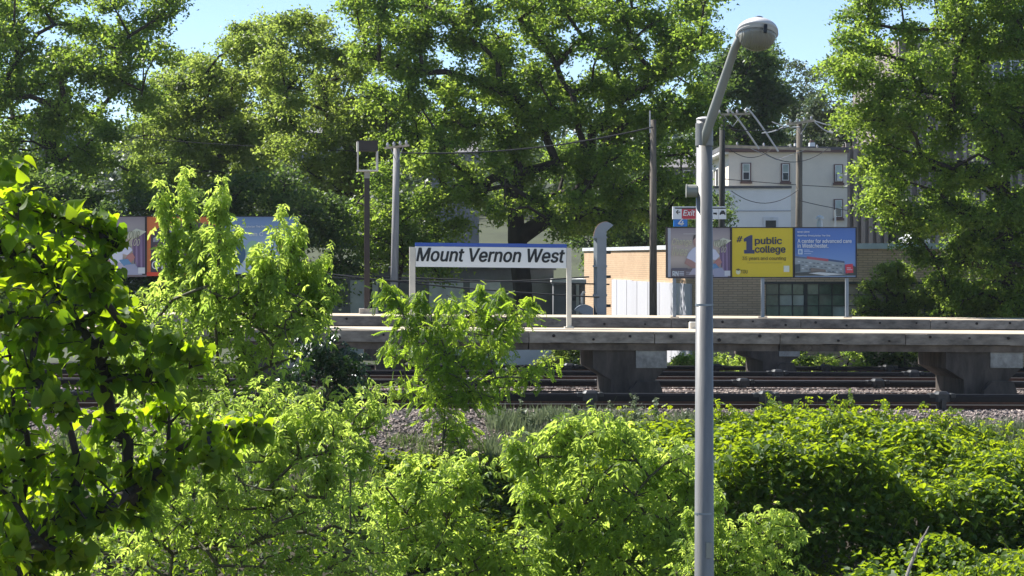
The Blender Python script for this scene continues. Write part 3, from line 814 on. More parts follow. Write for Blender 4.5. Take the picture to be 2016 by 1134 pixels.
# ------------------------------------------------------------------ exit sign on the far platform
def exit_sign():
    Q = plane_at(12.9)
    t = thing('exit_sign', 'small hanging Exit sign with arrow, car and bus symbols and a blue track number four', 'exit sign', Q(1377, 628, 0))
    def bx(a, b, c, d, o0, o1, mt, name, parent=t):
        mb = MB(); cs = []
        for o in (o1, o0):
            for (px, py) in ((a, c), (b, c), (b, d), (a, d)): cs.append(Q(px, py, o))
        mb.add(cs, [(0, 3, 2, 1), (4, 5, 6, 7), (0, 1, 5, 4), (1, 2, 6, 5), (2, 3, 7, 6), (3, 0, 4, 7)])
        return mb.build(name, mt, parent)
    b = bx(1324.3, 1429.5, 406.5, 431.5, -0.06, 0.02, M['sign_white'], 'sign_board')
    bx(1328.5, 1429, 408.6, 411.2, 0.021, 0.024, M['ink'], 'black_strip', b)
    bx(1342, 1392, 411.4, 431, 0.021, 0.025, M['sign_red'], 'red_field', b)
    lettering('Exit', 1344.5, 1367.5, 413.5, 424.5, Q, M['sign_white'], b, 0.03, shear=0.2, bold=0.03)
    mb = MB()
    for pl in ([(1330, 417.6), (1334.2, 413), (1335.6, 414.2), (1333.4, 416.8), (1339, 416.8), (1339, 418.6), (1333.4, 418.6), (1335.6, 421.2), (1334.2, 422.3)],
               [(1416.4, 421), (1417, 418), (1418.6, 417.6), (1420, 414.4), (1425, 414.4), (1426.4, 417.6), (1427.8, 418), (1428, 421), (1428, 423.4), (1426, 423.4), (1425.6, 421.6), (1419, 421.6), (1418.4, 423.4), (1416.4, 423.4)],
               [(1404, 418.6), (1411, 418.6), (1411, 422), (1409.6, 423.5), (1408.2, 422), (1404, 422)], [(1394, 413.6), (1402, 413.6), (1402, 422), (1394, 422)]):
        mb.poly([Q(u, v, 0.027) for u, v in pl])
    mb.build('symbols', M['ink'], b)
    bx(1413.6, 1414.2, 411.6, 431, 0.021, 0.024, M['insul'], 'divider', b)
    n = bx(1326.5, 1353, 432.0, 446, -0.05, 0.015, M['sign_bright_blue'], 'number_panel')
    lettering('4', 1334.5, 1346, 430.6, 443.5, Q, M['sign_white'], n, 0.022, shear=0.15, bold=0.03)
    bx(1376, 1382, 404, 628, -0.13, -0.062, M['duct'], 'post')
exit_sign()
MB().add([plane_at(11.7)(a, b, o) for o in (0.08, -0.08) for a, b in ((1356, 630), (1376, 630), (1376, 640), (1356, 640))],
         [(0, 3, 2, 1), (4, 5, 6, 7), (0, 1, 5, 4), (1, 2, 6, 5), (2, 3, 7, 6), (3, 0, 4, 7)]).build('junction_box', M['cream_paint'], label='small cream junction box on the far platform edge beside the lamp post', cat='junction box') if False else None
q = Q_ = plane_at(0.15)
MB(L).bbox(LX(1358, 2.1), LX(1380, 2.1), 2.05, 2.25, ZP + 0.0, ZP + 0.15, 0.015).build('junction_box', M['cream_paint'], label='small cream junction box on the near platform, half behind the lamp post', cat='junction box')

# ------------------------------------------------------------------ street lamp in front
def street_lamp():
    D = 24.5; s = D / FPX
    t = thing('street_lamp', 'tall grey street lamp with slanting arm and cobra head in front of the railway', 'street lamp', (P(1386.5, 0, D)[0], D, -4.6))
    cx = t['_o'][0]
    zt = P(0, 236, D)[2]
    MB().tube([(cx, D, -4.6), (cx, D, -3), (cx, D, zt)], [0.125, 0.12, 0.0885], 28).build('pole', M['pole_grey'], t, smooth=True)
    t.children[0].data.polygons.foreach_get  # keep flat caps
    cap = MB().ellip((cx, D, zt + 0.002), (0.094, 0.094, 0.035), 24, 5, 0, 90).build('pole_cap', M['lamp_shell'], t, smooth=True)
    cl = MB()
    cl.tube([(cx, D, P(0, 287, D)[2]), (cx, D, P(0, 243, D)[2])], [0.101, 0.0985], 24)
    cl.build('collar', M['pole_grey'], t, smooth=False)
    # arm: flattened tapering tube leaning right and towards the camera
    path = []
    prof = [(1386, 286, -0.10), (1391, 262, -0.13), (1404, 222, -0.20), (1428, 150, -0.34), (1446, 96, -0.46), (1456, 76, -0.52), (1468, 70, -0.58)]
    mb = MB(); n = 12; vs = []
    wd = [0.02, 0.052, 0.055, 0.050, 0.046, 0.048, 0.045]
    for i, (px, py, dy) in enumerate(prof):
        c = Vector(P(px, py, D + dy))
        a = Vector(P(*prof[max(i - 1, 0)][:2], D + prof[max(i - 1, 0)][2])); b = Vector(P(*prof[min(i + 1, 6)][:2], D + prof[min(i + 1, 6)][2]))
        tg = (b - a).normalized(); sd = tg.cross(Vector((0, 1, 0))).normalized(); fr = sd.cross(tg).normalized()
        for k in range(n):
            w = 2 * math.pi * k / n
            vs.append(tuple(c + sd * wd[i] * math.cos(w) + fr * wd[i] * 0.75 * math.sin(w)))
    fs = [(i * n + k, i * n + (k + 1) % n, (i + 1) * n + (k + 1) % n, (i + 1) * n + k) for i in range(6) for k in range(n)]
    fs += [tuple(range(n))[::-1], tuple(range(6 * n, 7 * n))]
    mb.add(vs, fs).build('arm', M['arm_grey'], t, smooth=True)
    # head: shell, rim, glass bowl, latch, photocell
    hx, hy, hz = P(1491, 64, D - 0.78)
    hd = D - 0.78; k = hd / FPX
    tilt = Matrix.Rotation(math.radians(5), 3, 'Y') @ Matrix.Rotation(math.radians(-13), 3, 'X')
    def H(x, y, z):
        v = tilt @ Vector((x, y, z)); return (hx + v.x, hy + v.y, hz + v.z)
    m = MB(H); m.ellip((0, 0, 0), (0.225, 0.32, 0.135), 32, 8, 0, 90)
    hdn = m.build('housing', M['lamp_shell'], t, smooth=True)
    m = MB(H); m.ellip((0, 0, -0.016), (0.228, 0.307, 0.03), 32, 4, -90, 90)
    m.build('rim', M['lamp_shell'], t, smooth=True)
    g = bpy.data.materials.new('prismatic_glass'); g.use_nodes = True
    nt = g.node_tree; b = nt.nodes['Principled BSDF']
    b.inputs['Base Color'].default_value = (0.40, 0.385, 0.33, 1); b.inputs['Roughness'].default_value = 0.25; b.inputs['Transmission Weight'].default_value = 0.35
    w = nt.nodes.new('ShaderNodeTexWave'); w.inputs['Scale'].default_value = 14; tc = nt.nodes.new('ShaderNodeTexCoord'); nt.links.new(tc.outputs['Object'], w.inputs[0])
    bp = nt.nodes.new('ShaderNodeBump'); bp.inputs['Strength'].default_value = 0.4; bp.inputs['Distance'].default_value = 0.01
    nt.links.new(w.outputs[1], bp.inputs['Height']); nt.links.new(bp.outputs[0], b.inputs['Normal'])
    m = MB(H); m.ellip((0, 0, -0.03), (0.205, 0.26, 0.165), 32, 8, -90, 0)
    m.build('glass_bowl', g, t, smooth=True)
    MB(H).ellip((0, 0.02, -0.07), (0.05, 0.06, 0.07), 14, 6).build('bulb', M['white_paint'], t, smooth=True)
    m = MB(H); m.bbox(0.035, 0.07, -0.315, -0.285, -0.10, -0.005, 0.005); m.build('latch', M['bracket'], t)
    m = MB(H); m.tube([(0.01, 0.02, 0.11), (0.01, 0.02, 0.185)], 0.044, 16); m.build('photocell', M['duct'], t, smooth=False)
    m = MB(H); m.tube([(-0.19, 0.02, -0.02), (-0.12, 0.1, -0.01), (0, 0.16, 0.0)], [0.06, 0.07, 0.06], 12); m.build('slipfitter', M['arm_grey'], t, smooth=True)
    # short capped stub sticking out of the left side of the pole
    z = P(0, 376, D)[2]
    mb = MB(); mb.tube([(cx - 0.198, D - 0.02, z), (cx - 0.08, D - 0.02, z)], [0.071, 0.071], 18); mb.tube([(cx - 0.206, D - 0.02, z), (cx - 0.1985, D - 0.02, z)], [0.078, 0.078], 18)
    mb.build('side_stub', M['arm_grey'], t, smooth=False)
    for py in (600, 1010):
        z = P(0, py, D)[2]; rr_ = 0.0885 + (0.12 - 0.0885) * (zt - z) / (zt + 3)
        MB().tube([(cx, D, z - 0.012), (cx, D, z + 0.012)], rr_ + 0.004, 24).build('strap_band', M['duct'], t)
    z = P(0, 1080, D)[2]
    MB().bbox(cx + 0.01, cx + 0.075, D - 0.125, D - 0.08, z - 0.09, z + 0.09, 0.006).build('hand_hole_cover', M['arm_grey'], t)
street_lamp()

# ------------------------------------------------------------------ brown post with empty lantern frame (far platform)
def frame_post():
    Q = plane_at(13.3)
    t = thing('lantern_post', 'tall dark brown post topped by an empty square metal lantern frame', 'lamp post', Q(722, 620, 0))
    def bx(a, b, c, d, o0, o1, mt, name, parent=t):
        mb = MB(); cs = []
        for o in (o1, o0):
            for (px, py) in ((a, c), (b, c), (b, d), (a, d)): cs.append(Q(px, py, o))
        mb.add(cs, [(0, 3, 2, 1), (4, 5, 6, 7), (0, 1, 5, 4), (1, 2, 6, 5), (2, 3, 7, 6), (3, 0, 4, 7)])
        return mb.build(name, mt, parent)
    bx(717.3, 728, 350, 608, -0.15, 0.0, M['brown_post'], 'post')
    bx(717.3, 728.3, 337.5, 351, -0.155, 0.002, M['arm_grey'], 'neck')
    bx(707.5, 743, 607.5, 619.5, -0.3, 0.16, M['concrete_light'], 'base_block')
    f = bx(703, 744.5, 334.5, 337.6, -0.32, 0.16, M['cream_paint'], 'frame_bottom')
    for a, o in ((703, 0.13), (741.5, 0.13), (703.6, -0.3), (741, -0.3)):
        bx(a, a + 2.6, 298, 334.4, o - 0.0, o + 0.035, M['cream_paint'], 'frame_bar')
    bx(706, 743.5, 279.5, 298, -0.31, 0.15, M['brown_post'], 'lamp_box')
    bx(702.5, 706, 278.8, 298.4, -0.31, 0.165, M['cream_paint'], 'cream_strip')  # cream strip along the left side only
    bx(703, 744.5, 277, 279.4, -0.33, 0.17, M['brown_post'], 'lid')
frame_post()

# ------------------------------------------------------------------ brick building
def house_box(px0, px1, pt, d, zb, depth):
    x0, _, z1 = P(px0, pt, d); x1 = P(px1, pt, d)[0]
    return x0, x1, z1
def brick_building():
    D = 68.0
    z_top = P(0, 490, D)[2]; zb = -0.7
    xa = P(1405, 0, D)[0]; xb = 22.0
    # far left corner of the sunlit side wall
    dL = 90.0
    xl = P(1150, 0, dL)[0]
    t = thing('brick_building', 'low tan brick workshop with steel windows and pale blue roof edge behind the far platform', 'building', (xa, D, zb))
    ztl = P(0, 497, dL)[2]
    zt0 = z_top
    zts = [P(0, 490.5, D)[2]]
    # front wall with window opening from px 1508 to beyond the frame, rows 557..622 (band)
    wz1 = P(0, 557.5, D)[2]; wz0 = P(0, 624, D)[2]; wx0 = P(1507.5, 0, D)[0]
    m = MB(); m.box(xa, xb, D, D + 0.25, wz1, z_top); m.box(xa, wx0, D, D + 0.25, zb, wz1); m.box(wx0, xb, D, D + 0.25, zb, wz0)
    m.box(xb - 0.25, xb, D + 0.251, D + 14, zb, z_top)
    m.build('wall', M['brick'], t)
    # reveal sides: sunlit side wall, sloping back to the left (local frame so the bricks run along it)
    m = MB()
    u = Vector((xl - xa, dL - D, 0)); ln = u.length; u.normalize(); nrm = Vector((u.y, -u.x, 0))
    if nrm.x > 0: nrm = -nrm
    def W(x, y, z):   # x unused thickness, y along wall
        p = Vector((xa, D, 0)) + u * y - nrm * x; return (p.x, p.y, z)
    side = bpy.data.objects.new('side_wall', None)
    mb = MB(W)
    zA, zB = z_top, z_top
    mb.box(0.001, 0.25, 0.002, ln, zb, z_top)
    o = mb.build('side_wall', M['brick_lit'], t)
    # give the side wall its own local axes: y along the wall
    me = o.data; th = math.atan2(u.y, u.x) - math.pi / 2
    Rm = Matrix.Rotation(-th, 4, 'Z'); me.transform(Rm); o.rotation_euler = (0, 0, th)
    # coping of the side wall, stepped
    MB(W).box(-0.06, 0.31, -0.05, ln * 0.40, z_top + 0.003, z_top + 0.15).build('coping', M['coping'], t)
    MB(W).box(-0.06, 0.31, ln * 0.405, ln + 0.1, z_top + 0.003, z_top + 0.13).build('coping', M['coping'], t)
    # white sheet panels covering the lower part of the side wall: one object per sheet
    n = 14; a0 = 0.22 * 0; 
    y_a, y_b = ln * 0.13, ln * 0.72
    zp = P(0, 558, 72)[2]
    for k in range(n):
        ya = y_a + (y_b - y_a) * k / n; yb = y_a + (y_b - y_a) * (k + 1) / n
        MB(W).box(-0.06 - 0.012 * (k % 2), -0.002, ya + 0.006, yb - 0.006, zb, zp + (0.02 if k > 9 else 0)).build('wall_panel', M['panel_white'], t)
    # roof edge of the front
    MB().box(xa - 0.05, xb + 0.1, D - 0.10, D + 0.35, z_top + 0.002, P(0, 479, D)[2]).build('fascia', M['fascia'], t)
    MB().add([(xa, D + 0.3, z_top - 0.1), (xb, D + 0.3, z_top - 0.1), (xb, D + 14, z_top - 0.1), (xl + 0.4, dL, z_top - 0.1)], [(0, 1, 2, 3)]).build('roof', M['roof_dark'], t)
    MB().box(wx0 - 0.05, xb, D - 0.05, D - 0.003, wz1 - 0.03, wz1 + 0.05).build('lintel', M['mullion'], t)
    # steel window: panes one by one
    pw = 26.05
    cols = int((2070 - 1508) / pw)
    rows = [(558.5, 580), (580.8, 601.6), (602.4, 623.5)]
    fr = MB()
    rnd = random.Random(11)
    thick = {3, 9, 10}
    win = MB().box(wx0, xb, D + 0.16, D + 0.2, wz0, wz1).build('window', M['mullion'], t)
    meshes = {}
    for c in range(cols):
        p0 = 1508.5 + c * pw; p1 = p0 + pw
        if c in (3,): p0 += 3.5
        x0, x1 = P(p0 + 0.5, 0, D)[0], P(p1 - 0.5, 0, D)[0]
        for r, (a, b) in enumerate(rows):
            z1, z0 = P(0, a, D)[2], P(0, b, D)[2]
            px = (p0 + p1) / 2
            if px < 1672: mt = M['glass_green']
            elif px < 1790: mt = M['glass_cream']
            elif 1836 < px < 1905 and r > 0: mt = M['glass_yellow']
            elif 1930 < px < 1970: mt = M['glass_pink']
            elif px < 1830: mt = M['glass_cream']
            else: mt = M['glass_green']
            if (c, r) in ((1, 1), (2, 1), (5, 2)): mt = M['glass_pale']
            tl = rnd.uniform(-0.01, 0.01)
            o = MB().add([(x0, D + 0.10 + tl, z0), (x1, D + 0.10 - tl, z0), (x1, D + 0.10 - tl, z1), (x0, D + 0.10 + tl, z1),
                          (x0, D + 0.155, z0), (x1, D + 0.155, z0), (x1, D + 0.155, z1), (x0, D + 0.155, z1)],
                         [(0, 1, 2, 3), (0, 3, 7, 4), (1, 5, 6, 2), (3, 2, 6, 7), (0, 4, 5, 1)]).build('pane', mt, win)
    # frame bars
    bars = MB()
    for c in range(cols + 1):
        x = P(1508.5 + c * pw, 0, D)[0]
        w = 0.055 if c in (3, 9, 10, 16) else 0.012
        bars.box(x - w, x + w, D + 0.03, D + 0.16, wz0, wz1)
    for r in (1, 2):
        z = P(0, rows[r][0] - 0.4, D)[2]
        bars.box(wx0, xb, D + 0.05, D + 0.158, z - 0.012, z + 0.012)
    bars.build('mullions', M['mullion'], win)
    MB().box(wx0 - 0.1, xb, D - 0.08, D - 0.003, wz0 - 0.09, wz0).build('sill', M['concrete_light'], t)
    MB().tube([P(1688, 503, D - 0.06), P(1684, 498, D - 0.5)], 0.02, 6).build('hook', M['rust'], t)
    return t, W, ln, z_top
bb, Wf, lnW, zTop = brick_building()

def duct():
    d = 63.0
    t = thing('exhaust_duct', 'tall blue grey square exhaust duct with hooked top beside the lit brick wall', 'duct', P(1182, 720, d))
    x0, x1 = P(1169, 0, d)[0], P(1193.5, 0, d)[0]
    hw = (x1 - x0) / 2; cx = (x0 + x1) / 2
    Rz = Matrix.Rotation(math.radians(-0), 3, 'Z')
    def sec(p0, p1, name='duct_section', g=0.0):
        z0, z1 = P(0, p1, d)[2], P(0, p0, d)[2]
        # a square tube turned so its left face shows
        mb = MB(); y = d
        c = 0.09
        pts = [(x0 + c, y - hw), (x1, y - hw), (x1 + 0.0, y + hw), (x0, y + hw), (x0, y - hw + 0.22)]
        n = len(pts)
        mb.add([(a, b, z0 + g) for a, b in pts] + [(a, b, z1 - g) for a, b in pts],
               [tuple(range(n))[::-1], tuple(range(n, 2 * n))] + [(k, (k + 1) % n, n + (k + 1) % n, n + k) for k in range(n)])
        mb.build(name, M['duct'], t)
        m2 = MB(); m2.box(x0 - 0.025, x1 + 0.02, y - hw - 0.022, y + hw + 0.02, z1 - 0.035, z1 + 0.02); m2.build('flange', M['duct'], t)
    sec(467, 522.5); sec(523.5, 579.5); sec(580.5, 640); sec(641, 716)
    # hooked hood: quarter turn extruded along depth
    cxp, czp = 1192, 466
    out = []; inn = []
    pts = []
    for k in range(0, 11):
        a = math.radians(180 - k * 12.5)
        pts.append((cxp + 23 * math.cos(a), czp - 29 * math.sin(a)))
    pts += [(1207.5, 443.0), (1193.5, 456), (1193.0, 466)]
    prof = [(P(u, 0, d)[0], P(0, v, d)[2]) for u, v in pts]
    MB().prism(prof[::-1], d - hw, d + hw).build('hood', M['duct'], t)
    # rusty outer skin of the hood
    m = MB(); q = prof[:9]
    for k in range(8):
        (xa, za), (xb2, zb2) = q[k], q[k + 1]
        c = Vector((P(1192, 0, d)[0], 0, P(0, 466, d)[2]))
        def o_(x, z): 
            v = (Vector((x, 0, z)) - c); v.normalize(); return x + v.x * 0.012, z + v.z * 0.012
        a1, b1 = o_(xa, za), o_(xb2, zb2)
        m.add([(a1[0], d - hw - 0.01, a1[1]), (b1[0], d - hw - 0.01, b1[1]), (b1[0], d - hw + 0.13, b1[1]), (a1[0], d - hw + 0.13, a1[1]), (xa, d - hw - 0.01, za), (xb2, d - hw - 0.01, zb2)],
              [(0, 1, 2, 3), (0, 4, 5, 1)])
    m.build('hood_edge', M['duct_rust'], t)
    for pz in (497, 545, 602):
        z = P(0, pz, d)[2]
        MB().box(x1 + 0.001, x1 + 0.13, d - 0.05, d + 0.05, z - 0.04, z + 0.04).build('wall_bracket', M['mullion'], t)
    # low curved outlet at the foot
    t2 = thing('vent_hood', 'curved grey vent hood low on the wall at the foot of the tall duct', 'vent', P(1148, 640, d - 0.2))
    q = [(1127, 611)] + [(1150 + 24 * math.cos(math.radians(a)), 624 - 25 * math.sin(math.radians(a))) for a in (150, 130, 110, 95, 80, 60)] + [(1167, 606), (1167.5, 650), (1150, 650), (1146, 618), (1138, 611.5)]
    pr = [(P(u, 0, d)[0], P(0, v, d)[2]) for u, v in q]
    MB().prism(pr[::-1], d - 0.35, d + 0.1).build('hood', M['duct'], t2)
    MB().tube([P(1146, 598, d + 0.2), P(1146, 580, d + 0.2), P(1149, 575, d + 0.2), P(1152, 577, d + 0.2)], 0.045, 8).build('pipe', M['cream_paint'], t2)
duct()

# ------------------------------------------------------------------ houses behind
def window(t, x0, x1, z0, z1, y, frame=M['trim_brown'], inner=M['white_paint'], ac=False, shade=0.45, proud=0.06):
    w = MB().box(x0, x1, y - proud, y - 0.003, z0, z1)
    wo = w.build('window', frame, t)
    ww, hh = x1 - x0, z1 - z0
    m = MB(); a, b, c, d = x0 + ww * .12, x1 - ww * .12, z0 + hh * .07, z1 - hh * .05
    m.box(a, b, y - proud - 0.02, y - proud - 0.001, c, d); m.build('sash', inner, wo)
    for (p, q) in ((c + hh * .04, c + (d - c) * .46), (c + (d - c) * .52, d - hh * .04)):
        MB().box(a + ww * .1, b - ww * .1, y - proud - 0.032, y - proud - 0.021, p, q).build('pane', M['glass_dark'] if p < (c + d) / 2 - 0.1 else M['glass_pale'], wo)
    MB().box(x0 - 0.04, x1 + 0.04, y - proud - 0.08, y - 0.002, z0 - 0.10, z0 - 0.003).build('sill', frame, wo)
    if ac:
        MB().bbox(a + 0.06, b - 0.02, y - proud - 0.3, y - proud - 0.033, c + 0.02, c + 0.36, 0.02).build('air_conditioner', M['white_paint'], wo)
    return wo
def beige_house():
    D = 95.0
    f = lambda px, py: (P(px, 0, D)[0], P(0, py, D)[2])
    x0, zt = f(1434.5, 297); x1, _ = f(1668, 0); zb = 0.0
    t = thing('beige_house', 'beige flat roofed house with brown cornice and sash windows behind the posters', 'house', (x0, D, zb))
    db = 104.5
    MB().box(x0, x1, D, db, zb, zt - 0.06).build('wall', M['house_beige'], t)
    # cornice slightly dropping to the right in the photo: real sloping parapet
    m = MB(); xs = [x0 - 0.25, x1 + 0.05]
    def wedge(za0, za1, zb0, zb1, y0, y1, mt, nm):
        mb = MB(); mb.add([(xs[0], y0, za0), (xs[1], y0, zb0), (xs[1], y1, zb0), (xs[0], y1, za0), (xs[0], y0, za1), (xs[1], y0, zb1), (xs[1], y1, zb1), (xs[0], y1, za1)],
                          [(0, 3, 2, 1), (4, 5, 6, 7), (0, 1, 5, 4), (1, 2, 6, 5), (2, 3, 7, 6), (3, 0, 4, 7)]); mb.build(nm, mt, t)
    z = lambda py: P(0, py, D)[2]
    wedge(z(298.5), z(293.5), z(300.5), z(295.5), D - 0.25, D + 0.2, M['trim_brown'], 'cornice')
    wedge(z(293.4), z(285), z(295.4), z(290), D - 0.1, D + 6, M['roof_dark'], 'roof')
    # pale soffit along the sunlit side
    MB().box(x0 - 0.4, x0 - 0.003, D - 0.1, db, z(303), z(299)).build('side_eave', M['white_paint'], t)
    window(t, f(1459, 0)[0], f(1478.5, 0)[0], z(357), z(320.5), D)
    window(t, f(1537.5, 0)[0], f(1555, 0)[0], z(358), z(321.5), D)
    window(t, f(1641.5, 0)[0], f(1659.5, 0)[0], z(360), z(323.5), D, ac=True)
    window(t, f(1641.5, 0)[0], f(1659.5, 0)[0], z(429.5), z(392), D)
    # side windows (sunlit side, frames proud of the wall)
    for y0 in (96.5, 99.0, 101.5):
        w = MB().box(x0 - 0.07, x0 - 0.003, y0, y0 + 1.1, z(362), z(320)).build('side_window', M['white_paint'], t)
        MB().box(x0 - 0.09, x0 - 0.071, y0 + 0.15, y0 + 0.95, z(358), z(325)).build('pane', M['glass_dark'], w)
    # chimneys and attic hut
    c = MB().box(f(1619, 0)[0], f(1630, 0)[0], D + 4, D + 4.5, z(296), z(271)).build('chimney', M['coping'], t)
    MB().box(f(1620.5, 0)[0], f(1628, 0)[0], D + 4.02, D + 4.4, z(270.9), z(266)).build('chimney_pot', M['trim_brown'], c)
    c = MB().box(f(1582, 0)[0], f(1590, 0)[0], D + 3, D + 3.3, z(296), z(275)).build('chimney', M['white_paint'], t)
    MB().box(f(1582.4, 0)[0], f(1589.6, 0)[0], D + 3.02, D + 3.3, z(274.9), z(269)).build('chimney_pot', M['ink'], c)
    m = MB(); m.prism([(f(1400, 0)[0], z(290)), (f(1456, 0)[0], z(290)), (f(1450, 0)[0], z(262)), (f(1406, 0)[0], z(260))][::-1], D + 7.5, D + 9.3)
    m.build('roof_dormer', M['roof_shingle'], t)
beige_house()
def white_annex():
    D = 88.0
    f = lambda px: P(px, 0, D)[0]; z = lambda py: P(0, py, D)[2]
    t = thing('white_annex', 'plain pale bluish white annex with dark roof edge in front of the beige house', 'building', (f(1480), D, 0))
    MB().box(f(1400), f(1557), D, D + 6.3, -0.1, z(371)).build('wall', M['house_white'], t)
    MB().box(f(1398), f(1558), D - 0.1, D + 6.4, z(370.8), z(366)).build('roof', M['roof_dark'], t)
    w = MB().box(f(1503), f(1532), D - 0.06, D - 0.003, z(455), z(428)).build('window', M['coping'], t)
    MB().box(f(1507), f(1527.5), D - 0.07, D - 0.061, z(453), z(434)).build('pane', M['glass_dark'], w)
    MB().tube([(f(1428), D - 0.04, z(416)), (f(1557), D - 0.04, z(415))], 0.018, 6).build('cable_conduit', M['insul'], t)
    MB().tube([(f(1428), D - 0.04, z(402)), (f(1447), D - 0.04, z(402))], 0.02, 6).build('cable_conduit', M['insul'], t)
    MB().box(f(1433), f(1445), D - 0.03, D - 0.002, z(399), z(376)).build('patch', M['house_white'], t)
white_annex()
def ribbed_building():
    D = 108.0
    f = lambda px: P(px, 0, D)[0]; z = lambda py: P(0, py, D)[2]
    t = thing('ribbed_apartment_block', 'tall taupe apartment block with vertical ribs half hidden by the right hand tree', 'building', (f(1800), D, 0))
    MB().box(f(1660), f(1738), D, D + 10, 0, z(288)).build('wall', M['ribbed'], t)
    MB().box(f(1765), f(2150), D + 0.05, D + 14, 0, z(78)).build('tower_wall', M['ribbed'], t)
    for k, px in enumerate(range(1664, 1740, 15)):
        MB().box(f(px), f(px + 8), D - 0.22, D - 0.003, 0, z(282 + (k % 2) * 6)).build('rib', M['ribbed'], t)
    for px in range(1768, 2100, 18):
        MB().box(f(px), f(px + 8), D - 0.2, D + 0.047, 0, z(74)).build('rib', M['ribbed'], t)
    for px in (1950, 1986):
        for py in (120, 190, 260):
            w = MB().box(f(px), f(px + 26), D - 0.3, D - 0.202, z(py + 42), z(py)).build('window', M['coping'], t)
            MB().box(f(px + 4), f(px + 22), D - 0.32, D - 0.301, z(py + 38), z(py + 4)).build('pane', M['glass_dark'], w)
ribbed_building()
def rooftop_bits():
    D = 72.0
    f = lambda px: P(px, 0, D)[0]; z = lambda py: P(0, py, D)[2]
    t = thing('roof_vent', 'small white capped chimney vent just above the blue poster', 'roof vent', (f(1614), D, zTop - 0.1))
    MB().tube([(f(1614), D, zTop - 0.1), (f(1614), D, z(437)), (f(1614), D, z(431))], [0.13, 0.10, 0.05], 8).build('stack', M['coping'], t)
    MB().tube([(f(1614), D, z(430.8)), (f(1614), D, z(427)), (f(1614), D, z(423.5))], [0.15, 0.13, 0.02], 8).build('cap', M['coping'], t)
    t = thing('vent_pipe', 'thin white vent pipe on the brick building roof beside the capped vent', 'pipe', (f(1645), D, zTop - 0.1))
    MB().tube([(f(1645), D, zTop - 0.1), (f(1644), D, z(413))], 0.035, 6).build('pipe', M['white_paint'], t)
    t = thing('roof_skylight', 'white tilted skylight on the brick building roof behind the branches', 'skylight', (f(1795), D, zTop - 0.1))
    MB().prism([(f(1778), zTop - 0.1), (f(1826), zTop - 0.1), (f(1822), z(452)), (f(1800), z(435))], D - 0.6, D + 0.9).build('hood', M['white_paint'], t)
    MB().tube([P(1772, 478, D), P(1772, 471, D), P(1778, 468, D), P(1782, 474, D)], 0.05, 8).build('gooseneck', M['coping'], t)
rooftop_bits()
def hillside_house(label, px0, px1, pt, peak, D, wallm, roofm, zb=0.0, wins=()):
    f = lambda px: P(px, 0, D)[0]; z = lambda py: P(0, py, D)[2]
    t = thing('hillside_house', label, 'house', (f((px0 + px1) / 2), D, zb))
    MB().box(f(px0), f(px1), D, D + 6, zb, z(pt)).build('wall', wallm, t)
    m = MB(); xa, xb, zt, zp = f(px0 - 4), f(px1 + 4), z(pt) + 0.002, z(peak)
    m.add([(xa, D - 0.3, zt), (xb, D - 0.3, zt), (xb, D + 6.3, zt), (xa, D + 6.3, zt), (xa + 0.3, D + 3, zp), (xb - 0.3, D + 3, zp)],
          [(3, 2, 1, 0), (0, 1, 5, 4), (1, 2, 5), (2, 3, 4, 5), (3, 0, 4)])
    m.build('roof', roofm, t)
    for (a, b, c, d) in wins:
        w = MB().box(f(a), f(b), D - 0.06, D - 0.003, z(d), z(c)).build('window', M['white_paint'], t)
        MB().box(f(a + 2), f(b - 2), D - 0.075, D - 0.061, z(d - 2), z(c + 2)).build('pane', M['glass_dark'], w)
hillside_house('grey roofed house at the left of the beige house behind the wooden pole', 1296, 1400, 330, 282, 112, M['house_grey'], M['roof_shingle'], 1.5, [(1345, 1362, 335, 368)])
hillside_house('pale grey house glimpsed through leaves left of the big leaved tree', 205, 320, 378, 366, 90, M['house_white'], M['roof_dark'], 0, [(233, 262, 381, 389)])
hillside_house('house with lilac grey walls high on the slope behind the middle trees', 590, 660, 262, 236, 128, M['house_grey'], M['roof_shingle'], 3.0, [(606, 620, 275, 300), (634, 648, 275, 300)])
hillside_house('house roof showing through the crown of the big maple', 850, 940, 300, 268, 120, M['house_grey'], M['roof_shingle'], 2.0, [(868, 884, 310, 330)])
hillside_house('brown roofed house on the wooded slope above the beige house', 1590, 1700, 262, 238, 135, M['house_beige'], M['roof_shingle'], 4.0, [(1610, 1622, 268, 284), (1650, 1662, 268, 284)])
hillside_house('distant pale house on the slope left of the tall maple', 60, 130, 250, 232, 130, M['house_grey'], M['roof_shingle'], 4.0)

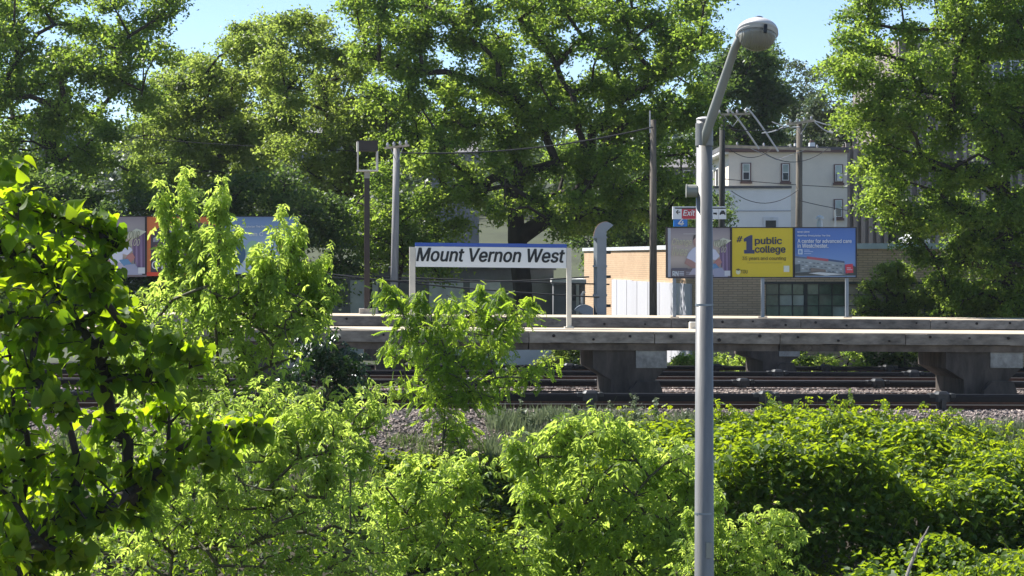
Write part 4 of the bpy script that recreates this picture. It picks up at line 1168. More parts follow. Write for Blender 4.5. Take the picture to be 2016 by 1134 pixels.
def grey_garage():
    D = 77.0
    f = lambda px: P(px, 0, D)[0]; z = lambda py: P(0, py, D)[2]
    t = thing('grey_garage', 'long low grey garage in tree shade behind the station name sign', 'building', (f(850), D, -0.5))
    MB().box(f(610), f(1090), D, D + 6, -0.6, z(532)).build('wall', M['house_grey'], t)
    MB().box(f(605), f(1095), D - 0.15, D + 6.2, z(531.8), z(526)).build('roof', M['roof_dark'], t)
    for a, b in ((845, 912), (690, 745), (925, 985)):
        MB().box(f(a), f(b), D - 0.05, D - 0.003, -0.6, z(552)).build('door', M['coping'], t)
    # white fenced bay with a red mark low behind the platform
    t = thing('white_fence_wall', 'low white wall with faded red painted mark seen under the near platform', 'wall', (P(1050, 0, 66)[0], 66, -0.6))
    g = lambda px: P(px, 0, 66)[0]; zz = lambda py: P(0, py, 66)[2]
    MB().box(g(940), g(1143), 66, 66.15, -0.7, zz(676)).build('wall', M['white_paint'], t)
    MB().box(g(1101), g(1111), 65.98, 65.998, -0.7, zz(687)).build('red_panel', M['sign_red'], t)
    m = MB()
    rr = random.Random(3)
    for k in range(7):
        a = 977 + k * 1.9; b = 686 + rr.uniform(0, 12)
        m.add([(g(a), 65.99, zz(b)), (g(a + 2.6), 65.99, zz(b + 2)), (g(a + 3.4), 65.99, zz(b + 12)), (g(a + 1), 65.99, zz(b + 14))], [(0, 1, 2, 3)])
    m.build('painted_mark', M['sign_red'], t)
    # porch with white fascia between sign post and brick wall
    D2 = 74.0
    f = lambda px: P(px, 0, D2)[0]; z = lambda py: P(0, py, D2)[2]
    t = thing('porch', 'white fascia porch with dark windows between the sign post and the brick wall', 'porch', (f(1138), D2, -0.5))
    MB().box(f(1090), f(1152), D2, D2 + 3, -0.6, z(559)).build('wall', M['house_grey'], t)
    MB().box(f(1086), f(1153), D2 - 0.6, D2 + 3.1, z(558.8), z(549.5)).build('fascia', M['white_paint'], t)
    for a in (1127, 1141):
        MB().box(f(a), f(a + 7), D2 - 0.02, D2 - 0.003, z(592), z(563)).build('pane', M['glass_dark'], t)
    MB().box(f(1133.5), f(1139), D2 - 0.55, D2 - 0.4, -0.6, z(559.2)).build('post', M['cream_paint'], t)
grey_garage()

def fascia_clutter():
    D = 80.5
    for (x0, y0, x1, y1, lab) in ((1500, 262, 1549, 246, 'slack service cable left of the double crossarm'), (1604, 238, 1660, 246, 'slack service cable right of the double crossarm'),
                                  (1604, 240, 1640, 262, 'short drooping jumper cable under the double crossarm'), (1520, 240, 1574, 250, 'upper jumper cable meeting the double crossarm pole')):
        path = [P(x0 + (x1 - x0) * k / 8, y0 + (y1 - y0) * k / 8 + 4 * math.sin(math.pi * k / 8), D) for k in range(9)]
        settags(MB().tube(path, 0.022, 5).build('service_cable', M['wire_light']), lab, 'cable', 'overhead wires')
fascia_clutter()
# ------------------------------------------------------------------ utility poles and wires
def upole(label, px0, pt, px1, pb, d, w, mt, arms=(), fittings=True, group='utility poles'):
    t = thing('utility_pole', label, 'utility pole', P(px1, pb, d), group)
    a, b = Vector(P(px1, pb, d)), Vector(P(px0, pt, d))
    r = w * d / FPX / 2
    MB().tube([tuple(a), tuple(a.lerp(b, 0.5)), tuple(b)], [r * 1.12, r * 1.0, r * 0.86], 12).build('pole', mt, t, smooth=True)
    for (xa, ya, xb, yb, th) in arms:
        p, q = Vector(P(xa, ya, d - r * 1.3)), Vector(P(xb, yb, d - r * 1.3))
        u = (q - p).normalized(); n = Vector((0, 1, 0)); v = u.cross(n)
        h = th * d / FPX / 2
        vs = [tuple(e + n * sy * 0.05 + v * sz * h) for e in (p, q) for sy in (-1, 1) for sz in (-1, 1)]
        arm = MB().add(vs, [(0, 1, 3, 2), (4, 6, 7, 5), (0, 4, 5, 1), (2, 3, 7, 6), (0, 2, 6, 4), (1, 5, 7, 3)]).build('crossarm', M['crossarm'], t)
        m = MB()
        k = 4
        for i in range(k):
            c = p.lerp(q, (i + 0.5) / k) + Vector((0, 0, h))
            m2 = MB(); m2.tube([tuple(c), tuple(c + Vector((0, 0, 0.06))), tuple(c + Vector((0, 0, 0.13)))], [0.03, 0.05, 0.02], 7); m2.build('insulator', M['insul'], arm)
        # brace
        mid = p.lerp(q, 0.5)
        for s_ in (-1, 1):
            MB().tube([tuple(mid + Vector((0, -0.02, -0.45))), tuple(mid + u * s_ * (q - p).length * 0.25 + Vector((0, -0.02, -h)))], 0.012, 5).build('brace', M['insul'], t)
    return t
upole('plain weathered wooden utility pole left of the Exit sign', 1286, 236, 1286, 690, 64.5, 14.5, M['wood_pole'])
upole('silver grey leaning utility pole beside the brown lantern post', 781, 292, 774, 690, 63, 15, M['wood_grey'], [(757, 292, 806, 286, 4)])
upole('dark utility pole directly behind the street lamp', 1422, 226, 1420, 640, 80, 12.5, M['wood_dark'], [(1408, 226, 1477, 224, 4)])
upole('wooden utility pole with two crossarms in front of the beige house', 1574, 240, 1572, 640, 82, 13.5, M['wood_pole'], [(1549, 245, 1604, 237, 5), (1425, 288, 1635, 295, 5)])
# pale pins on top of the plain pole
settags(MB().tube([P(1280, 262, 64.3), P(1279.5, 218, 64.3)], 0.025, 6).build('pole_pin', M['wire_light']), 'thin pale rod strapped to the top of the plain wooden pole', 'rod')

def wire(pts, d, r, mt, label, sag=0.0, n=14, d1=None):
    m = MB(); path = []
    (xa, ya), (xb, yb) = pts
    for i in range(n + 1):
        s_ = i / n; dd = d + ((d1 or d) - d) * s_
        path.append(P(xa + (xb - xa) * s_, ya + (yb - ya) * s_ + sag * 4 * s_ * (1 - s_), dd))
    m.tube(path, r, 5)
    return m.build('power_line', mt, label=label, cat='wire', group='overhead wires')
wl = [((-100, 500), (1200, 560), 63, 6, 'dark overhead wire passing low behind the station name sign'),
      ((500, 520), (1180, 585), 62, 8, 'lower dark overhead wire behind the station name sign'),
      ((640, 545), (1160, 545), 62, 10, 'sagging dark wire just under the station name sign'),
      ((775, 300), (1286, 250), 63.5, 18, 'wire from the leaning grey pole to the plain wooden pole'),
      ((1286, 250), (1422, 240), 75, 6, 'short wire between the plain wooden pole and the dark pole'),
      ((1422, 250), (1574, 245), 80, 10, 'wire between the dark pole and the double crossarm pole'),
      ((1422, 352), (1720, 372), 82, 2, 'straight wire low across the beige house wall'),
      ((1574, 395), (1760, 425), 81, 4, 'low wire running right from the double crossarm pole'),
      ((1440, 376), (1574, 372), 81.5, 26, 'deeply sagging wire over the white annex'),
      ((1436, 293), (1520, 293), 79, 17, 'drooping cable loop left of the lower crossarm'),
      ((1500, 298), (1630, 292), 81, 24, 'drooping cable loop right of the lower crossarm'),
      ((-100, 235), (780, 300), 74, 10, 'thin wire crossing the left trees towards the leaning pole')]
for (a, b, d, sg, lab) in wl:
    wire((a, b), d, 0.014 if d > 71 else 0.022, M['wire'], lab, sg)
for (x0, y0, x1, y1, lab) in ((1437, 216, 1494, 293, 'pale curved cable dropping from the left end of the dark pole crossarm'), (1473, 215, 1532, 298, 'pale curved cable dropping from the right end of the dark pole crossarm')):
    path = [P(x0 - 7, y0 + 3, 80.4), P(x0 - 4, y0 - 1, 80.4), P(x0, y0, 80.4)]
    for i in range(1, 9):
        s_ = i / 8
        path.append(P(x0 + (x1 - x0) * s_, y0 + (y1 - y0) * (s_ ** 1.12), 80.4 + s_))
    settags(MB().tube(path, 0.035, 7).build('drop_cable', M['wire_light']), lab, 'cable')

# ------------------------------------------------------------------ vegetation machinery
def frame_basis(az, droop, roll):
    d = np.stack([np.cos(az) * np.cos(droop), np.sin(az) * np.cos(droop), -np.sin(droop)], -1)
    s = np.stack([-np.sin(az), np.cos(az), np.zeros_like(az)], -1)
    n = np.cross(d, s)
    c, q = np.cos(roll)[:, None], np.sin(roll)[:, None]
    s2 = s * c + n * q; n2 = np.cross(d, s2)
    return np.stack([s2, d, n2], 1)       # rows: x (width), y (length), z (normal)
def half_leaf(pts, fold):
    """two sided symmetric leaf from half outline; returns verts, tris"""
    n = len(pts)
    v = [(0, pts[0][1], 0), (0, pts[-1][1], 0)]
    R = [(x, y, fold * x) for x, y in pts[1:-1]]; Lf = [(-x, y, fold * x) for x, y in pts[1:-1]]
    v += R + Lf
    k = len(R); f = []
    for i in range(k - 1):
        f.append((0, 2 + i, 3 + i)); f.append((0, 3 + k + i, 2 + k + i))
    f.append((0, 1 + k, 1)); f.append((0, 1, 1 + 2 * k))
    return np.array(v, float), np.array(f)
T_quad = (np.array([(0, 0, 0), (0.5, 0.42, 0.1), (0, 1, -0.05), (-0.5, 0.42, 0.1)], float), np.array([(0, 1, 2), (0, 2, 3)]))
T_tri = (np.array([(-0.12, 0, 0), (0.5, 0.55, 0.08), (-0.42, 0.95, -0.04)], float), np.array([(0, 1, 2)]))
T_leaflet = half_leaf([(0, 0), (0.19, 0.22), (0.2, 0.5), (0, 1)], 0.35)
T_oval = half_leaf([(0, 0), (0.30, 0.18), (0.35, 0.55), (0, 1)], 0.3)
def bend(T, k):
    v = T[0].copy(); v[:, 2] -= k * v[:, 1] ** 2; v[:, 1] *= (1 - 0.2 * k); return (v, T[1])
def heart():
    v = [(0, 0.04, 0), (0, 0.5, 0), (0, 1, 0)]
    h = [(.25, -.07), (.47, .12), (.49, .36), (.30, .64), (.09, .84)]
    v += [(x, y, 0.32 * x) for x, y in h] + [(-x, y, 0.32 * x) for x, y in h]
    f = []
    for o, fl in ((3, 0), (8, 1)):
        tr = [(0, o, o + 1), (0, o + 1, 1), (1, o + 1, o + 2), (1, o + 2, o + 3), (1, o + 3, o + 4), (1, o + 4, 2)]
        f += [t if not fl else t[::-1] for t in tr]
    v = np.array(v, float); v[:, 2] -= 0.35 * v[:, 1] ** 2 ; v[:, 1] *= 0.93
    return v, np.array(f)
T_heart = heart()
def compound(T, spec, scale):
    V, Fc, n = [], [], 0
    for (y, ang, s) in spec:
        a = math.radians(ang); c, q = math.cos(a), math.sin(a)
        v = T[0] * s * scale
        w = np.stack([v[:, 0] * c + v[:, 1] * q, y - v[:, 0] * q + v[:, 1] * c, v[:, 2] - 0.25 * (y + v[:, 1] * abs(q) * 0.4) ** 2 - 0.15 * s * (v[:, 1] / max(scale, 1e-6)) ** 2 * scale], -1)
        V.append(w); Fc.append(T[1] + n); n += len(v)
    return np.concatenate(V), np.concatenate(Fc)
T_elder = compound(bend(T_leaflet, 0.2), [(0.55, 0, 1.1), (0.5, 62, 0.9), (0.5, -62, 0.9), (0.25, 68, 0.8), (0.25, -68, 0.8)], 0.55)
T_locust = compound(T_quad, [(1.0, 0, 1)] + [(0.12 + 0.14 * i, s * 80, 1) for i in range(7) for s in (1, -1)], 0.2)
T_locust = (T_locust[0] * np.array([1, 1, 1]), T_locust[1])
T_sprig = compound(bend(T_oval, 0.2), [(0.75, 5, 0.8), (0.62, 60, 1), (0.5, -58, 1), (0.3, 66, 1.05), (0.15, -64, 1.05)], 0.42)

def place(T, pos, B, scale, v):
    V, Fc = T; n = len(pos)
    W = np.einsum('kj,njc->nkc', V, B) * scale[:, None, None] + pos[:, None]
    f = (Fc[None] + (np.arange(n) * len(V))[:, None, None]).reshape(-1, 3)
    return W.reshape(-1, 3), f, np.repeat(v, len(V))
def merge(parts):
    V, Fc, A, n = [], [], [], 0
    for v, f, a in parts:
        V.append(v); Fc.append(f + n); A.append(a); n += len(v)
    return np.concatenate(V), np.concatenate(Fc), np.concatenate(A)

class Skel:
    """branching skeleton grown towards target points"""
    def __init__(s, path, rng):
        s.p = [np.array(q, float) for q in path]; s.par = [-1] + list(range(len(path) - 1)); s.rng = rng; s.tip = {}
        s.fixed = {}
    def grow(s, tgt, step, tip, lift=0.12, start=1):
        tgt = np.array(tgt, float)
        P_ = np.array(s.p[start:]) if len(s.p) > start else np.array(s.p)
        d = tgt - P_; dist = np.linalg.norm(d, axis=1)
        # prefer nodes below the target
        cost = dist + np.maximum(0, -d[:, 2]) * 1.4
        i = int(np.argmin(cost)) + (start if len(s.p) > start else 0)
        a = s.p[i]; L_ = np.linalg.norm(tgt - a)
        if L_ < 1e-3: return i
        n = max(1, int(L_ / step)); prev = i
        off = s.rng.normal(0, 0.07 * L_, 3)
        for k in range(1, n + 1):
            t = k / n
            q = a + (tgt - a) * t + off * math.sin(math.pi * t) + np.array([0, 0, lift * L_ * math.sin(math.pi * t)]) + (s.rng.normal(0, 0.03 * step, 3) if k < n else 0)
            s.p.append(q); s.par.append(prev); prev = len(s.p) - 1
        s.tip[prev] = tip
        return prev
    def tubes(s, rmin, rmax, expo=2.3, n=5):
        N = len(s.p); w = np.zeros(N); ch = np.zeros(N)
        for i in range(N): 
            if i in s.tip: w[i] += s.tip[i] ** expo
        for i in range(N - 1, 0, -1):
            if w[i] == 0: w[i] = rmin ** expo
            w[s.par[i]] += w[i]
        r = np.minimum(w ** (1 / expo), rmax)
        for i, v in s.fixed.items(): r[i] = max(v, 0)
        P_ = np.array(s.p); I = np.arange(1, N); J = np.array(s.par[1:])
        a, b, ra, rb = P_[J], P_[I], r[J], r[I]
        ra = np.minimum(ra, rb * 1.5 + 0.004)
        t = b - a; ln = np.linalg.norm(t, axis=1, keepdims=True); t = t / np.maximum(ln, 1e-6)
        h = np.where(np.abs(t[:, 2:3]) < 0.9, np.array([[0, 0, 1.0]]), np.array([[0, 1.0, 0]]))
        u = np.cross(t, h); u /= np.linalg.norm(u, axis=1, keepdims=True); v = np.cross(t, u)
        ang = np.arange(n) * 2 * math.pi / n
        ring = np.cos(ang)[None, :, None] * u[:, None] + np.sin(ang)[None, :, None] * v[:, None]
        A = a[:, None] + ring * ra[:, None, None] - t[:, None] * (rb * 0.3)[:, None, None]; Bq = b[:, None] + ring * rb[:, None, None]
        V = np.concatenate([A, Bq], 1).reshape(-1, 3)
        k = np.arange(n); k2 = (k + 1) % n
        f = np.stack([k, k2, n + k2, n + k], -1)[None] + (np.arange(len(I)) * 2 * n)[:, None, None]
        return V, f.reshape(-1, 4)

def inpoly(x, y, poly):
    poly = np.array(poly, float); n = len(poly); c = np.zeros(len(x), bool)
    j = n - 1
    for i in range(n):
        xi, yi = poly[i]; xj, yj = poly[j]
        c ^= ((yi > y) != (yj > y)) & (x < (xj - xi) * (y - yi) / (yj - yi + 1e-9) + xi)
        j = i
    return c
def blobs_in(poly, spacing, d, thick, rng, rpx, holes=()):
    """blob centres filling a crown outline (given as it appears), spread in depth"""
    p = np.array(poly, float); x0, y0 = p.min(0); x1, y1 = p.max(0)
    out = []
    cen = p.mean(0)
    q_ = p - cen; ln_ = np.maximum(np.linalg.norm(q_, axis=1, keepdims=True), 1)
    poly = cen + q_ * np.maximum(0.4, (ln_ - rpx * 0.6) / ln_)
    for _ in range(4000):
        x, y = rng.uniform(x0, x1), rng.uniform(y0, y1)
        if not inpoly(np.array([x]), np.array([y]), poly)[0]: continue
        if any((x - h[0]) ** 2 + (y - h[1]) ** 2 < h[2] ** 2 for h in holes): continue
        if all((x - q[0]) ** 2 + (y - q[1]) ** 2 > spacing ** 2 for q in out):
            out.append((x, y))
    res = []
    for x, y in out:
        for s_ in (-1, 1):
            dd = d + s_ * thick * rng.uniform(0.1, 1.0)
            res.append((np.array(P(x + rng.normal(0, spacing * 0.2), y + rng.normal(0, spacing * 0.2), dd)), rpx * d / FPX * rng.uniform(0.75, 1.25)))
    return res

def tree(name, label, cat, trunk, blobs, lm, bark, seed, leaf=0.15, spray=0.5, per=46, dens=1.0, rt=0.28, T=T_quad, group=None, step=0.6, tipr=0.012, young=0.0, flat=0.6, crownname='crown', droop=(0.35, 0.6), rmin=0.008):
    rng = np.random.default_rng(seed)
    base = tuple(trunk[0])
    t = thing(name, label, cat, base, group)
    sk = Skel(trunk, rng)
    st = max(1, len(trunk) - 3)
    order = sorted(blobs, key=lambda b: np.linalg.norm(b[0] - sk.p[-1]))
    C, S = [], []
    for c, r in order:
        sk.grow(c, step, tipr * 1.6, start=st)
    ztop = max(b[0][2] for b in blobs); zbot = min(b[0][2] for b in blobs)
    for c, r in order:
        n = max(2, int(dens * 3.2 * (r / spray) ** 2))
        u = rng.normal(size=(n, 3)); u /= np.linalg.norm(u, axis=1, keepdims=True)
        u[:, 2] *= 0.75
        q = c + u * r * rng.uniform(0.45, 1.0, (n, 1))
        C.append(q)
        for k in range(0, n, 2): sk.grow(q[k], step * 0.8, tipr, start=st)
    C = np.concatenate(C)
    # leaves
    n = len(C) * per
    ci = np.repeat(np.arange(len(C)), per)
    sr = spray * rng.uniform(0.6, 1.25, len(C))
    g = rng.normal(0, 0.48, (n, 3)) ; g[:, 2] *= flat
    pos = C[ci] + g * sr[ci][:, None]
    pos[:, 2] -= 0.25 * (g[:, 0] ** 2 + g[:, 1] ** 2) * sr[ci]
    az = rng.uniform(0, 2 * math.pi, n)
    B = frame_basis(az, rng.normal(droop[0], droop[1], n), rng.normal(0, 0.7, n))
    sprayv = rng.normal(0, 0.16, len(C))
    v = np.clip(0.42 + sprayv[ci] + rng.normal(0, 0.13, n) + young, 0, 1)
    V, Fc, A = place(T, pos, B, leaf * rng.uniform(0.65, 1.25, n), v)
    npmesh(crownname, lm, V, Fc, parent=t, attr=A, kind='stuff')
    tv, tf = sk.tubes(rmin, rt)
    npmesh('trunk', bark, tv, tf, parent=t, smooth=True)
    return t

def PT(*a): return [P(x, y, d) for x, y, d in a]
# ------------------------------------------------------------------ background trees
def bgtree(label, poly, d, thick, trunk, seed, lm, spacing=62, rpx=42, holes=(), name='broadleaf_tree', **kw):
    rng = np.random.default_rng(seed + 100)
    spacing *= 0.78; rpx *= 0.95; kw['T'] = T_tri; kw['leaf'] = kw.get('leaf', 0.15) * 0.72; kw['per'] = int(kw.get('per', 46) * 2.7); kw['dens'] = kw.get('dens', 1.0) * 1.4; kw['spray'] = kw.get('spray', 0.5) * 0.92; kw['rt'] = kw.get('rt', 0.2) * 0.75
    return tree(name, label, 'tree', trunk, blobs_in(poly, spacing, d, thick, rng, rpx, holes), M[lm], M['bark'], seed, **kw)
bgtree('big dark maple filling the upper left, its limbs black against the sky', [(-90, -70), (385, -70), (360, 40), (330, 90), (345, 150), (290, 200), (270, 300), (290, 400), (200, 430), (-90, 430)], 70, 3.2,
       PT((100, 660, 70), (98, 420, 70), (100, 300, 70), (105, 215, 70)), 1, 'leaf_oak', spacing=62, rpx=40, holes=((180, 100, 34), (330, 130, 40), (400, -40, 50)), leaf=0.17, dens=0.8, per=44, rt=0.26)
bgtree('pale green bushy tree between the upper left maple and the big central tree', [(260, 200), (330, 125), (400, 95), (450, 60), (530, 25), (560, 70), (560, 250), (520, 420), (300, 420), (255, 320)], 80, 3,
       PT((470, 660, 80), (465, 400, 80), (440, 300, 80)), 2, 'leaf_pale', leaf=0.17, spacing=58, dens=1.0, per=46, rt=0.2, young=0.1)
bgtree('pale green tree with a forked leaning trunk behind the brown lantern post', [(520, 40), (600, 30), (690, 60), (735, 130), (770, 200), (780, 330), (720, 400), (600, 400), (530, 300)], 76, 2.6,
       PT((728, 660, 76), (722, 400, 76), (700, 310, 76), (660, 240, 76)), 3, 'leaf_pale', leaf=0.16, spacing=56, dens=0.95, per=46, rt=0.2, young=0.08, holes=((610, 250, 26),))
bgtree('huge central maple with spreading black limbs above the station name sign', [(640, -70), (1400, -70), (1405, 60), (1370, 110), (1395, 200), (1385, 300), (1370, 400), (1290, 450), (1180, 440), (1110, 470), (980, 430), (880, 430), (800, 330), (740, 230), (700, 90)], 71, 4.0,
       PT((1035, 650, 71), (1030, 560, 71), (1020, 470, 71), (1015, 400, 71)), 4, 'leaf_oak', spacing=60, rpx=41, holes=((860, 90, 34), (900, 110, 22), (690, 60, 30), (1300, -60, 30), (1010, 240, 22)), leaf=0.17, dens=0.9, per=48, rt=0.46, young=0.03, tipr=0.015)
bgtree('dense round dark maple beyond the street lamp head', [(1385, 110), (1400, 85), (1450, 65), (1510, 80), (1540, 130), (1545, 230), (1520, 300), (1380, 300)], 104, 3,
       PT((1455, 500, 104), (1455, 380, 104), (1455, 260, 104)), 5, 'leaf_deep', spacing=44, rpx=30, leaf=0.26, spray=0.6, dens=1.3, per=40, rt=0.25)
bgtree('hazy pale tree on the skyline right of the street lamp head', [(1530, 105), (1570, 95), (1600, 130), (1620, 170), (1600, 230), (1540, 230)], 150, 4,
       PT((1560, 420, 150), (1560, 300, 150), (1560, 200, 150)), 6, 'leaf_far', spacing=40, rpx=22, leaf=0.32, spray=0.8, dens=0.7, per=22, rt=0.2)
bgtree('thin twiggy tree on the skyline left of the right hand oak', [(1600, 130), (1640, 110), (1680, 130), (1700, 220), (1610, 230)], 145, 4,
       PT((1650, 420, 145), (1650, 300, 145), (1650, 220, 145)), 7, 'leaf_far', spacing=42, rpx=22, leaf=0.28, spray=0.8, dens=0.4, per=12, rt=0.15)
bgtree('rounded green tree on the slope above the beige house roof', [(1530, 190), (1600, 180), (1690, 190), (1720, 300), (1540, 300)], 125, 4,
       PT((1620, 460, 125), (1620, 380, 125), (1620, 280, 125)), 8, 'leaf_far', spacing=44, rpx=28, leaf=0.3, spray=0.7, dens=1.0, per=32, rt=0.2)
bgtree('tall glossy oak at the right edge, overhanging the brick building', [(1700, -70), (2110, -70), (2110, 640), (1900, 620), (1900, 540), (1800, 470), (1750, 430), (1690, 425), (1710, 370), (1675, 335), (1730, 280), (1650, 200), (1625, 130), (1640, 60)], 62.5, 2.4,
       PT((1990, 700, 62.5), (1985, 520, 62.5), (1975, 380, 62.5), (1960, 260, 62.5)), 9, 'leaf_oak', spacing=56, rpx=40, leaf=0.15, spray=0.45, dens=0.95, per=44, rt=0.28, young=0.06,
       holes=((1800, 150, 30), (1725, 440, 24), (1810, 400, 22), (1965, 140, 20), (1780, 480, 22)))
bgtree('drooping lower boughs of a small oak in front of the brick wall', [(1740, 400), (1810, 420), (1850, 500), (1910, 560), (1930, 640), (1850, 610), (1810, 530), (1770, 470)], 63, 1.2,
       PT((1880, 710, 63), (1878, 620, 63), (1870, 520, 63)), 19, 'leaf_oak', spacing=48, rpx=30, leaf=0.14, spray=0.4, dens=0.9, per=44, rt=0.12)
# understory behind the platforms
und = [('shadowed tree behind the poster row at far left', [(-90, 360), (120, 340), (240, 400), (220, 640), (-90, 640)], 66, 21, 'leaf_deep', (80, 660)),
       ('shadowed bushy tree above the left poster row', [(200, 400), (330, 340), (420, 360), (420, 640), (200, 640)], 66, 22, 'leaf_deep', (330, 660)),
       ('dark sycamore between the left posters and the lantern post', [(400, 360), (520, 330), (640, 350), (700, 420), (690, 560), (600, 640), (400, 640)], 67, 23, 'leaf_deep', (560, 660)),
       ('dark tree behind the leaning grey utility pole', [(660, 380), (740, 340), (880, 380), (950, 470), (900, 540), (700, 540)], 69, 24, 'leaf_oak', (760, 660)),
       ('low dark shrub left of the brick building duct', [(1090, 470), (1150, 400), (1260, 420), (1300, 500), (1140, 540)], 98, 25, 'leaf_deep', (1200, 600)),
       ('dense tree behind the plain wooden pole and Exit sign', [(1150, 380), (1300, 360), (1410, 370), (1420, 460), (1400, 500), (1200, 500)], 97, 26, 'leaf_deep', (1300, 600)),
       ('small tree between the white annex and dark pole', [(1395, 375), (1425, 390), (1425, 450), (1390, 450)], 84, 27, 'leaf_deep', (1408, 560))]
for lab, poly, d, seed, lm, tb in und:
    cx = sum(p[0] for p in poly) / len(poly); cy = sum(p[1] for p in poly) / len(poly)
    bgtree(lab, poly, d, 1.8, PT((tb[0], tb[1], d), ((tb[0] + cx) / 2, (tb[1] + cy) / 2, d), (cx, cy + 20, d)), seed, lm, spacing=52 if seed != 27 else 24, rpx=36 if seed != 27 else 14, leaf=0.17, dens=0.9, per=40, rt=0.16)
# shrubs in front of the brick building
for lab, poly, d, seed in (('leafy sapling growing against the steel windows right of the posters', [(1690, 560), (1720, 535), (1765, 500), (1800, 530), (1810, 640), (1690, 640)], 64.5, 31),
                           ('low bush rising over the far platform edge at right', [(1810, 570), (1870, 560), (1960, 570), (2060, 540), (2060, 640), (1800, 640)], 64.0, 32),
                           ('bush seen under the platforms left of the middle pier', [(1400, 700), (1490, 694), (1490, 745), (1400, 745)], 62.6, 33),
                           ('bush seen under the platforms right of the middle pier', [(1560, 700), (1700, 692), (1700, 748), (1560, 748)], 62.8, 34),
                           ('dark leafy bush seen under the platforms at right', [(1700, 680), (1870, 675), (1870, 745), (1700, 745)], 63.4, 35),
                           ('thin bush seen under the near platform beside its centre pier', [(1330, 705), (1400, 695), (1400, 745), (1320, 745)], 65, 36),
                           ('small sapling showing under the platform near the sign post', [(1080, 660), (1145, 670), (1150, 730), (1080, 730)], 64.5, 37)):
    cx = sum(p[0] for p in poly) / len(poly); cy = sum(p[1] for p in poly) / len(poly)
    bgtree(lab, poly, d, 0.8, PT((cx, 752, d), (cx + 4, (cy + 745) / 2, d), (cx, cy + 15, d)), seed, {35: 'leaf_deep', 33: 'leaf_elder', 34: 'leaf_elder', 36: 'leaf_elder', 31: 'leaf_pale'}.get(seed, 'leaf_pale'), name='bush', spacing=24, rpx=15, leaf=0.12, spray=0.25, dens=0.8, per=34, rt=0.05, young=0.12, step=0.4)

# wooded slope far behind: reads as one mass
def far_wood():
    rng = np.random.default_rng(77)
    V = []
    n = 2000
    x = rng.uniform(-75, 75, n); y = rng.uniform(140, 230, n) 
    z = ground_z(x, y) + rng.uniform(1, 6.0, n) * (0.6 + 0.4 * np.sin(x * 0.23) * np.sin(y * 0.1 + x * 0.07))
    C = np.stack([x, y, z], -1); per = 42
    ci = np.repeat(np.arange(n), per); g = rng.normal(0, 0.5, (n * per, 3)); g[:, 2] *= 0.8
    pos = C[ci] + g * 1.5
    B = frame_basis(rng.uniform(0, 6.28, n * per), rng.normal(0.3, 0.6, n * per), rng.normal(0, 0.7, n * per))
    v = np.clip(0.4 + rng.normal(0, 0.2, n)[ci] + rng.normal(0, 0.1, n * per), 0, 1)
    V, Fc, A = place(T_tri, pos, B, 0.62 * rng.uniform(0.6, 1.3, n * per), v)
    o = npmesh('far_woodland', M['leaf_far'], V, Fc, attr=A, loc=(0, 170, 8), kind='stuff')
    settags(o, 'distant wooded hillside closing the view behind the houses', 'woodland')
far_wood()

# ------------------------------------------------------------------ foreground plants
def sprigs(blobs, T, size, rng, whorls, per, droop=(0.5, 0.35), spread=0.10, young=0.0, up=0.0, dz=0.0, shell=(0.55, 1.0)):
    """whorls of compound leaves spread over blobs given as (centre, rx, rz)"""
    C, out, yv = [], [], []
    for c, rx, rz in blobs:
        n = max(3, int(whorls * rx * (rx + rz)))
        u = rng.normal(size=(n, 3)); u /= np.linalg.norm(u, axis=1, keepdims=True)
        k = rng.uniform(*shell, (n, 1)) ** 0.7
        q = np.array(c) + u * k * np.array([rx, rx * 0.8, rz])
        C.append(q); out.append(u)
        yv.append(np.clip(u[:, 2] * 0.5 + 0.1, -0.3, 0.5))  # lighter clump tops: young growth plus top light put into the tint
    C = np.concatenate(C); out = np.concatenate(out); yv = np.concatenate(yv)
    n = len(C) * per; ci = np.repeat(np.arange(len(C)), per)
    az = np.arctan2(out[ci, 1], out[ci, 0]) + rng.uniform(-2.2, 2.2, n)
    pos = C[ci] + rng.normal(0, spread, (n, 3)) * np.array([1, 1, 0.6])
    B = frame_basis(az, rng.normal(droop[0], droop[1], n), rng.normal(0, 0.45, n))
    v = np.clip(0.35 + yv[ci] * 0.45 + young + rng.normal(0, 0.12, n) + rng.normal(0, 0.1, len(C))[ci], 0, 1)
    sc_ = size * rng.uniform(0.6, 1.2, n)
    return place(T, pos, B, sc_, v), C
def plumes(axes, T, size, rng, n_per_m, per, droop=0.75):
    """upright shoots: p0 -> p1 with radius, whorled drooping compound leaves, smaller at the tip"""
    P0, D_, S, U = [], [], [], []
    C = []
    for p0, p1, r in axes:
        p0, p1 = np.array(p0), np.array(p1); L_ = np.linalg.norm(p1 - p0); m = max(4, int(L_ * n_per_m))
        for k in range(m):
            t = (k + rng.uniform(0, 1)) / m
            q = p0 + (p1 - p0) * t + rng.normal(0, 0.02, 3)
            rr = r * min(1, (1.0 - t) * 1.6 + 0.30) * (0.75 + 0.45 * math.sin(k * 0.9 + r * 90))
            C.append(q)
            for j in range(per):
                az = rng.uniform(0, 6.28); rad = rr * rng.uniform(0.0, 0.95)
                P0.append(q + np.array([math.cos(az) * rad, math.sin(az) * rad, -0.25 * rad + rng.normal(0.02, 0.05)]))
                D_.append(az + rng.normal(0, 0.4)); S.append(size * (0.6 + 0.5 * min(1, rr / r)) * rng.uniform(0.75, 1.15)); U.append(0.35 + 0.45 * t + rng.normal(0, 0.1))
    n = len(P0)
    B = frame_basis(np.array(D_), rng.normal(droop, 0.42, n), rng.normal(0, 0.5, n))
    return place(T, np.array(P0), B, np.array(S), np.clip(np.array(U), 0, 1)), np.array(C)

